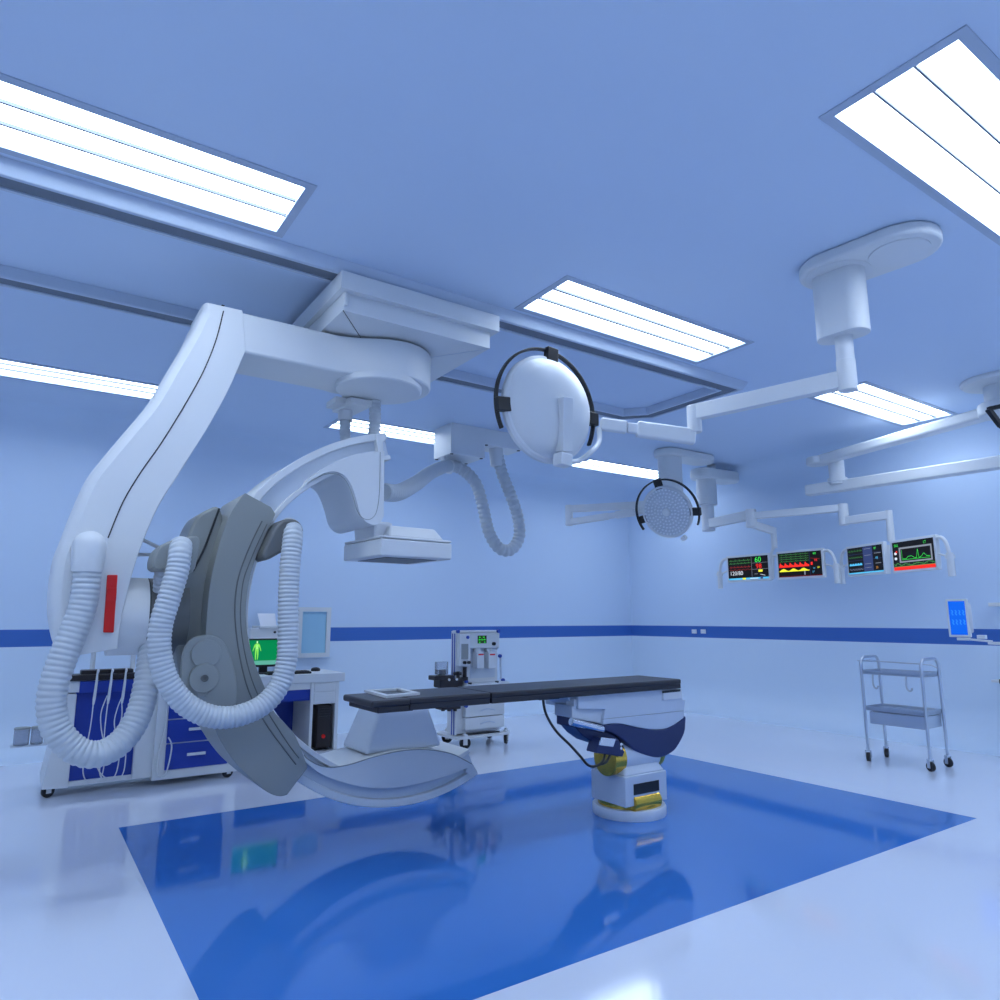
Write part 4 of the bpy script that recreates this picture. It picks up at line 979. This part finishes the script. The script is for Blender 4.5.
# monitor with the green body scan
mo = thing('computer_monitor', (1.97, 7.32, dz_), 'black computer monitor on the desk showing a green figure scan', 'monitor')
my = 7.30
ml, mr = ay(241, 640, my), ay(289, 640, my)
zt_, zb2 = ay(262, 638.6, my).z, ay(262, 667, my).z
G().box((ml.x, my, zb2), (mr.x, my+.04, zt_)).build('bezel', M['black'], mo, bevel=.005)
s = Scr((ml.x+.015, my-.0015, zb2+.022), (1, 0, 0), (0, 0, 1), mr.x-ml.x-.03, zt_-zb2-.038)
s.rect(0, 0, 1, 1, 'sgreen', 0); s.rect(0, 0, 1, .17, 'teal', 1)
bxm = (ay(256.3, 650, my).x-ml.x)/(mr.x-ml.x)
def fig(pts, c='body', l=2): s.poly([(bxm+x*.62, .20+y*.78) for x, y in pts], c, l)
fig([(.025*math.cos(k*.6283)+0, .93+.06*math.sin(k*.6283)) for k in range(10)], 'bodyhi')
fig([(-.015, .87), (.015, .87), (.075, .82), (.055, .62), (.06, .48), (-.06, .48), (-.055, .62), (-.075, .82)])
fig([(.07, .82), (.095, .78), (.14, .56), (.155, .46), (.13, .46), (.105, .58), (.06, .72)])
fig([(-.07, .82), (-.095, .78), (-.14, .56), (-.155, .46), (-.13, .46), (-.105, .58), (-.06, .72)])
fig([(.005, .48), (.06, .48), (.06, .25), (.045, .02), (.02, .02), (.018, .25)]); fig([(-.005, .48), (-.06, .48), (-.06, .25), (-.045, .02), (-.02, .02), (-.018, .25)])
for k in range(4): fig([(-.035, .78-.06*k), (.035, .78-.06*k), (.035, .76-.06*k), (-.035, .76-.06*k)], 'bodyhi', 3)
for x, y in ((.82, .9), (.86, .9), (.84, .82), (.82, .3), (.86, .3), (.86, .22)): s.rect(x, y, x+.025, y+.03, 'body', 2)
s.g.build('screen', SML, mo, fix=False)
mx = (ml.x+mr.x)/2
G().box((mx-.04, my+.02, dz_+.01), (mx+.04, my+.05, zb2+.04)).build('stand', M['black'], mo)
G().box((mx-.14, my-.06, dz_), (mx+.14, my+.10, dz_+.014)).build('base', M['black'], mo, bevel=.004)
kb = thing('keyboard', (2.15, 7.12, dz_), 'black keyboard on the desk in front of the green monitor', 'keyboard')
k0, k1_ = az(259, 673.3, dz_), az(309, 671.5, dz_)
k0 = V((k0.x, 7.10, dz_)); kx1 = ay(309, 671, 7.12).x
G().box((k0.x, 7.04, dz_), (kx1, 7.19, dz_+.022)).build('case', M['black'], kb, bevel=.005)
g = G()
for r_i in range(4):
    for c_i in range(14):
        w = (kx1-k0.x-.03)/14; g.box((k0.x+.015+w*c_i+.003, 7.055+.032*r_i, dz_+.021), (k0.x+.015+w*(c_i+1)-.003, 7.055+.032*r_i+.026, dz_+.028))
o_ = g.build('keys', M['brown'], kb); o_['kind'] = 'stuff'
mp = az(315.5, 671, dz_)
ms = thing('mouse', mp, 'black computer mouse on the desk\'s right end', 'mouse')
G().lathe([(.045, 0), (.05, .008), (.045, .026), (.03, .036), (0, .04)], mp, (0, 0, 1), 24).build('shell', M['black'], ms, smooth=60)
G().box((mp.x-.006, mp.y-.03, mp.z+.030), (mp.x+.006, mp.y-.012, mp.z+.040)).build('wheel', M['brown'], ms)
# printer on a wall shelf
pyw = 7.95
pl_, pr2 = ay(250.5, 630, pyw), ay(288, 630, pyw)
zp0, zp1 = ay(255, 640, pyw).z, ay(255, 626.3, pyw).z
sh = thing('wall_shelf', ((pl_.x+pr2.x)/2, YW, zp0), 'white shelf on the back wall under the printer, hidden behind the green monitor', 'shelf')
G().box((pl_.x-.05, pyw-.05, zp0-.025), (pr2.x+.05, YW+.0, zp0)).build('board', M['white'], sh, bevel=.003)
pn = thing('printer', ((pl_.x+pr2.x)/2, pyw+.15, zp0), 'white printer with a sheet of paper above the green monitor', 'printer')
G().box((pl_.x, pyw, zp0), (pr2.x, pyw+.30, zp1-.02)).build('body', M['white'], pn, bevel=.01)
G().box((pl_.x+.09, pyw-.015, zp1-.025), (pr2.x, pyw+.30, zp1+.005)).build('lid', M['white'], pn, bevel=.006)
bb_ = ay(275, 632.2, pyw-.01); G().cyl(bb_, bb_+V((0, .02, 0)), .013, 16).build('button', M['black'], pn)
s0, s1_ = ay(260.5, 626, pyw+.2), ay(276.5, 626, pyw+.2); zt_ = ay(262, 613.5, pyw+.28).z
ppr = G().prism([V((s0.x, pyw+.2, zp1)), V((s1_.x, pyw+.2, zp1)), V((s1_.x, pyw+.28, zt_)), V((s0.x-.02, pyw+.28, zt_))], (0, .002, .001)).build('paper_sheet', M['paper'])
tag(ppr, 'upright sheet of white paper in the printer above the green monitor', 'paper')
# light box on the wall
ly = YW-.06
a, b = ay(296.5, 658, ly), ay(329.5, 656, ly); zt_ = ay(313, 607.3, ly).z
lb_ = thing('film_viewer', ((a.x+b.x)/2, YW, a.z), 'white framed wall light box with a pale blue panel above the desk', 'light box')
fw_ = .052
g = G()
g.box((a.x, ly, a.z), (b.x, YW, a.z+fw_)); g.box((a.x, ly, zt_-fw_), (b.x, YW, zt_)); g.box((a.x, ly, a.z+fw_), (a.x+fw_, YW, zt_-fw_)); g.box((b.x-fw_, ly, a.z+fw_), (b.x, YW, zt_-fw_))
g.build('frame', M['white'], lb_)
G().box((a.x+fw_, ly+.02, a.z+fw_), (b.x-fw_, YW, zt_-fw_)).build('panel', M['lcd'], lb_)

# ================================================================ ANAESTHESIA MACHINE
ay0 = 6.30
am = thing('anaesthesia_machine', (4.05, 6.5, 0), 'white anaesthesia machine on casters behind the middle of the operating table', 'medical machine')
def A(x, y, Y=ay0): return ay(x, y, Y)
wx0, wx1 = A(457.5, 640).x, A(498.5, 640).x; ztop = A(470, 630.5).z
xs0 = A(464, 640).x
# rear cabinet and side rail
yb_ = ay0+.11
G().box((wx0+.004, ay0+.02, .50), (wx1, yb_, ztop-.02)).build('cabinet', M['white2'], am, bevel=.006)
G().box((wx0, ay0, ztop-.025), (wx1+.01, yb_, ztop)).build('cabinet_top', M['white'], am, bevel=.006)
sr = G().box((wx0-.014, ay0+.005, .13), (wx0+.006, yb_-.005, ztop-.005)).build('side_rail', M['white'], am, bevel=.004)
for k in (.022, .066): G().box((wx0-.017, ay0+k, .135), (wx0-.012, ay0+k+.018, ztop-.03)).build('rail_groove', M['bluek'], sr)
# open bay with two vaporisers
bx0_, bx1_ = A(471, 650).x, A(495.5, 650).x; bz0, bz1 = A(480, 678).z, A(480, 648).z
G().box((bx0_, ay0+.012, bz0), (bx1_, ay0+.022, bz1)).build('bay_panel', M['pale'], am)
G().box((bx0_-.02, ay0-.02, bz1), (wx1, ay0+.03, ztop-.03)).build('control_head', M['white'], am, bevel=.005)
sc0, sc1 = A(477.5, 643.5, ay0-.02), A(486.5, 635.5, ay0-.02)
s = Scr((sc0.x, ay0-.0225, sc0.z), (1, 0, 0), (0, 0, 1), sc1.x-sc0.x, sc1.z-sc0.z)
s.rect(0, 0, 1, 1, 'black', 0); s.ecg(.05, .95, .45, .15, 3, 'green', .05)
for x, y in ((.15, .8), (.6, .8), (.15, .15), (.7, .15)): s.rect(x, y-.06, x+.16, y+.06, 'green', 2)
s.line([(.48, 0), (.48, 1)], 'dgreen', .03)
s.g.build('screen', SML, am, fix=False)
kp = A(493.3, 643.7, ay0-.02); G().cyl(kp, kp+V((0, -.025, 0)), .018, 20).build('knob', M['black'], am)
kp = A(467.5, 637.3, ay0-.05)
fx0, fx1, fz0, fz1 = A(459.5, 660, ay0-.05).x, A(470.5, 660, ay0-.05).x, A(465, 666, ay0-.05).z, A(465, 634, ay0-.05).z
fl = G().box((fx0, ay0-.05, fz0), (fx1, ay0+.03, fz1)).build('flow_panel', M['white'], am, bevel=.006)
G().box((fx0+.02, ay0-.054, fz0+.07), (fx1-.03, ay0-.048, fz1-.10)).build('gauge', M['grey2'], fl)
G().cyl(kp, kp+V((0, -.012, 0)), .017, 20).build('emblem', M['bluek'], fl)
for k in (-.012, .02): G().cyl((kp.x-.02+k*1.6, ay0-.045, fz0+.035), (kp.x-.02+k*1.6, ay0-.075, fz0+.035), .016, 16).build('knob', M['black'], fl)
for px in (479.5, 491):
    b0 = A(px, 668.5, ay0-.06); z1 = A(px, 652, ay0-.06).z
    t = thing('vaporizer', b0, 'white vaporizer canister with a red mark in the machine\'s bay, the %s one' % ('left' if px < 485 else 'right'), 'canister', 'vaporizer canisters in the machine')
    bd = G().box((b0.x-.045, ay0-.085, b0.z), (b0.x+.045, ay0+.0115, z1)).build('body', M['white'], t, bevel=.008)
    G().cyl((b0.x-.01, ay0-.03, z1-.002), (b0.x-.01, ay0-.03, z1+.035), .036, 20).build('dial', M['white'], t, bevel=.004)
    G().box((b0.x-.03, ay0-.0875, z1-.032), (b0.x+.035, ay0-.084, z1-.018)).build('mark', M['red'], t, label='red mark')
# table shelf
zsh = A(480, 682).z
G().box((xs0-.02, ay0-.14, zsh-.045), (wx1+.05, yb_, zsh)).build('work_shelf', M['white'], am, bevel=.006)
for px in (471, 498): p = A(px, 685, ay0-.14); G().cyl((p.x, ay0-.12, zsh-.005), (p.x, ay0-.12, zsh+.012), .02, 16).build('latch', M['black'], am)
for px, py in ((466.5, 682), (503, 680), (500, 656), (458, 631.5), (498.5, 631), (466, 706)):
    p = A(px, py, ay0-.02); G().cyl(p+V((0, .015, 0)), p+V((0, -.012, 0)), .018, 16).build('knob', M['bluek'], am)
p0_, p1_ = A(500.5, 657, ay0), A(500.8, 679, ay0); G().cyl(p0_, p1_, .012, 12).build('side_handle', M['pale'], am)
# lower drawers
lx0, lx1 = A(464, 715).x, A(503, 715).x; lz0, lz1 = A(480, 728.5).z, A(480, 704).z
G().box((wx0+.006, ay0+.03, .14), (lx1-.02, yb_+.10, zsh-.045)).build('lower_cabinet', M['white2'], am, bevel=.006)
zm = (lz0+lz1)/2
for a_, b_ in ((lz0, zm-.004), (zm+.004, lz1), (lz1+.008, lz1+.13)):
    dr = G().box((lx0, ay0-.03, a_), (lx1, ay0+.032, b_)).build('drawer', M['white'], am, bevel=.005)
    mxx = (lx0+lx1)/2+.03
    G().sweep(spl([V((mxx-.09, ay0-.032, (a_+b_)/2-.008)), V((mxx, ay0-.038, (a_+b_)/2+.012)), V((mxx+.09, ay0-.032, (a_+b_)/2-.008))], 6), .006, 8).build('drawer_pull', M['pale'], dr)
G().box((lx0, ay0-.01, .125), (lx1-.05, ay0+.02, .135)).build('base_gap', M['brown'], am)
G().box((wx0-.04, ay0-.06, .098), (lx1+.05, yb_+.30, .125)).build('base', M['white'], am, bevel=.008)
for px, py, Y, yw_ in ((447, 736, 6.68, -.5), (465, 744, 6.27, -.35), (489.5, 737, 6.68, .5), (506, 738, 6.30, .75)):
    p = ay(px, py, Y); caster(am, (p.x, Y, 0), .058, yw_)
# absorber unit on the side arm
g0 = A(441, 677, ay0+.0)
G().box((A(433, 677).x, ay0-.04, A(440, 680).z), (A(452, 677).x, ay0+.10, A(440, 675.5).z)).build('absorber_plate', M['brown'], am, bevel=.006)
G().box((A(438, 680).x, ay0-.05, A(440, 688).z), (A(461, 680).x, ay0+.10, A(440, 679).z)).build('absorber_block', M['brown'], am, bevel=.015)
G().box((A(437, 670).x, ay0-.01, A(440, 674.5).z), (A(448, 670).x, ay0+.05, A(440, 662).z)).build('bellows_jar', M['glass'], am, bevel=.006, label='clear bellows jar')
G().cyl(A(441.5, 675.5, ay0+.03), A(441.5, 669.5, ay0+.03), .04, 20).build('bellows', M['dgrey'], am)
G().cyl(A(458, 682), A(458, 671.5), .018, 14).build('valve', M['brown'], am)
G().cyl(A(454, 673.5), A(461, 673.5), .016, 14).build('valve_head', M['brown'], am)
G().cyl(A(464.8, 680), A(464.8, 667), .02, 14).build('valve', M['brown'], am)
G().bar(A(457, 679.5), A(467, 678.5), .04, .035).build('valve_bridge', M['brown'], am)
for px, py in ((449.5, 679.7), (457, 679.3)):
    p = A(px, py, ay0-.055); G().cyl(p, p+V((0, .01, 0)), .013, 14).build('port', M['white'], am)
for px in (444, 448, 452): G().cyl(A(px, 687), A(px, 699), .014, 12).build('canister_rod', M['steel'], am)
G().box((A(440, 705).x, ay0-.04, A(440, 710).z), (A(459, 705).x, ay0+.10, A(440, 706).z)).build('absorber_foot', M['brown'], am, bevel=.006)
for px in (443, 449, 455): p = A(px, 711, ay0+.02); G().cyl(p, p+V((0, 0, .03)), .02, 12).build('foot_knob', M['brown'], am)
G().bar((A(452, 683).x, ay0+.05, A(452, 683).z), (wx0+.02, ay0+.05, A(452, 683).z), .03, .04).build('absorber_arm', M['brown'], am)
G().cyl((A(446, 700).x, ay0+.05, A(440, 708).z), (A(446, 700).x, ay0+.05, A(440, 688).z), .045, 20).build('absorber_canister', M['glass'], am)

# --------------------------------------------------------------- view
vs = SC.view_settings
vs.view_transform = 'Standard'; vs.look = 'None'; vs.exposure = 0.20; vs.gamma = 1.0; vs.use_curve_mapping = False
w = bpy.data.worlds.new('world'); SC.world = w; w.use_nodes = True
w.node_tree.nodes['Background'].inputs[0].default_value = (.5, .65, 1, 1); w.node_tree.nodes['Background'].inputs[1].default_value = .0
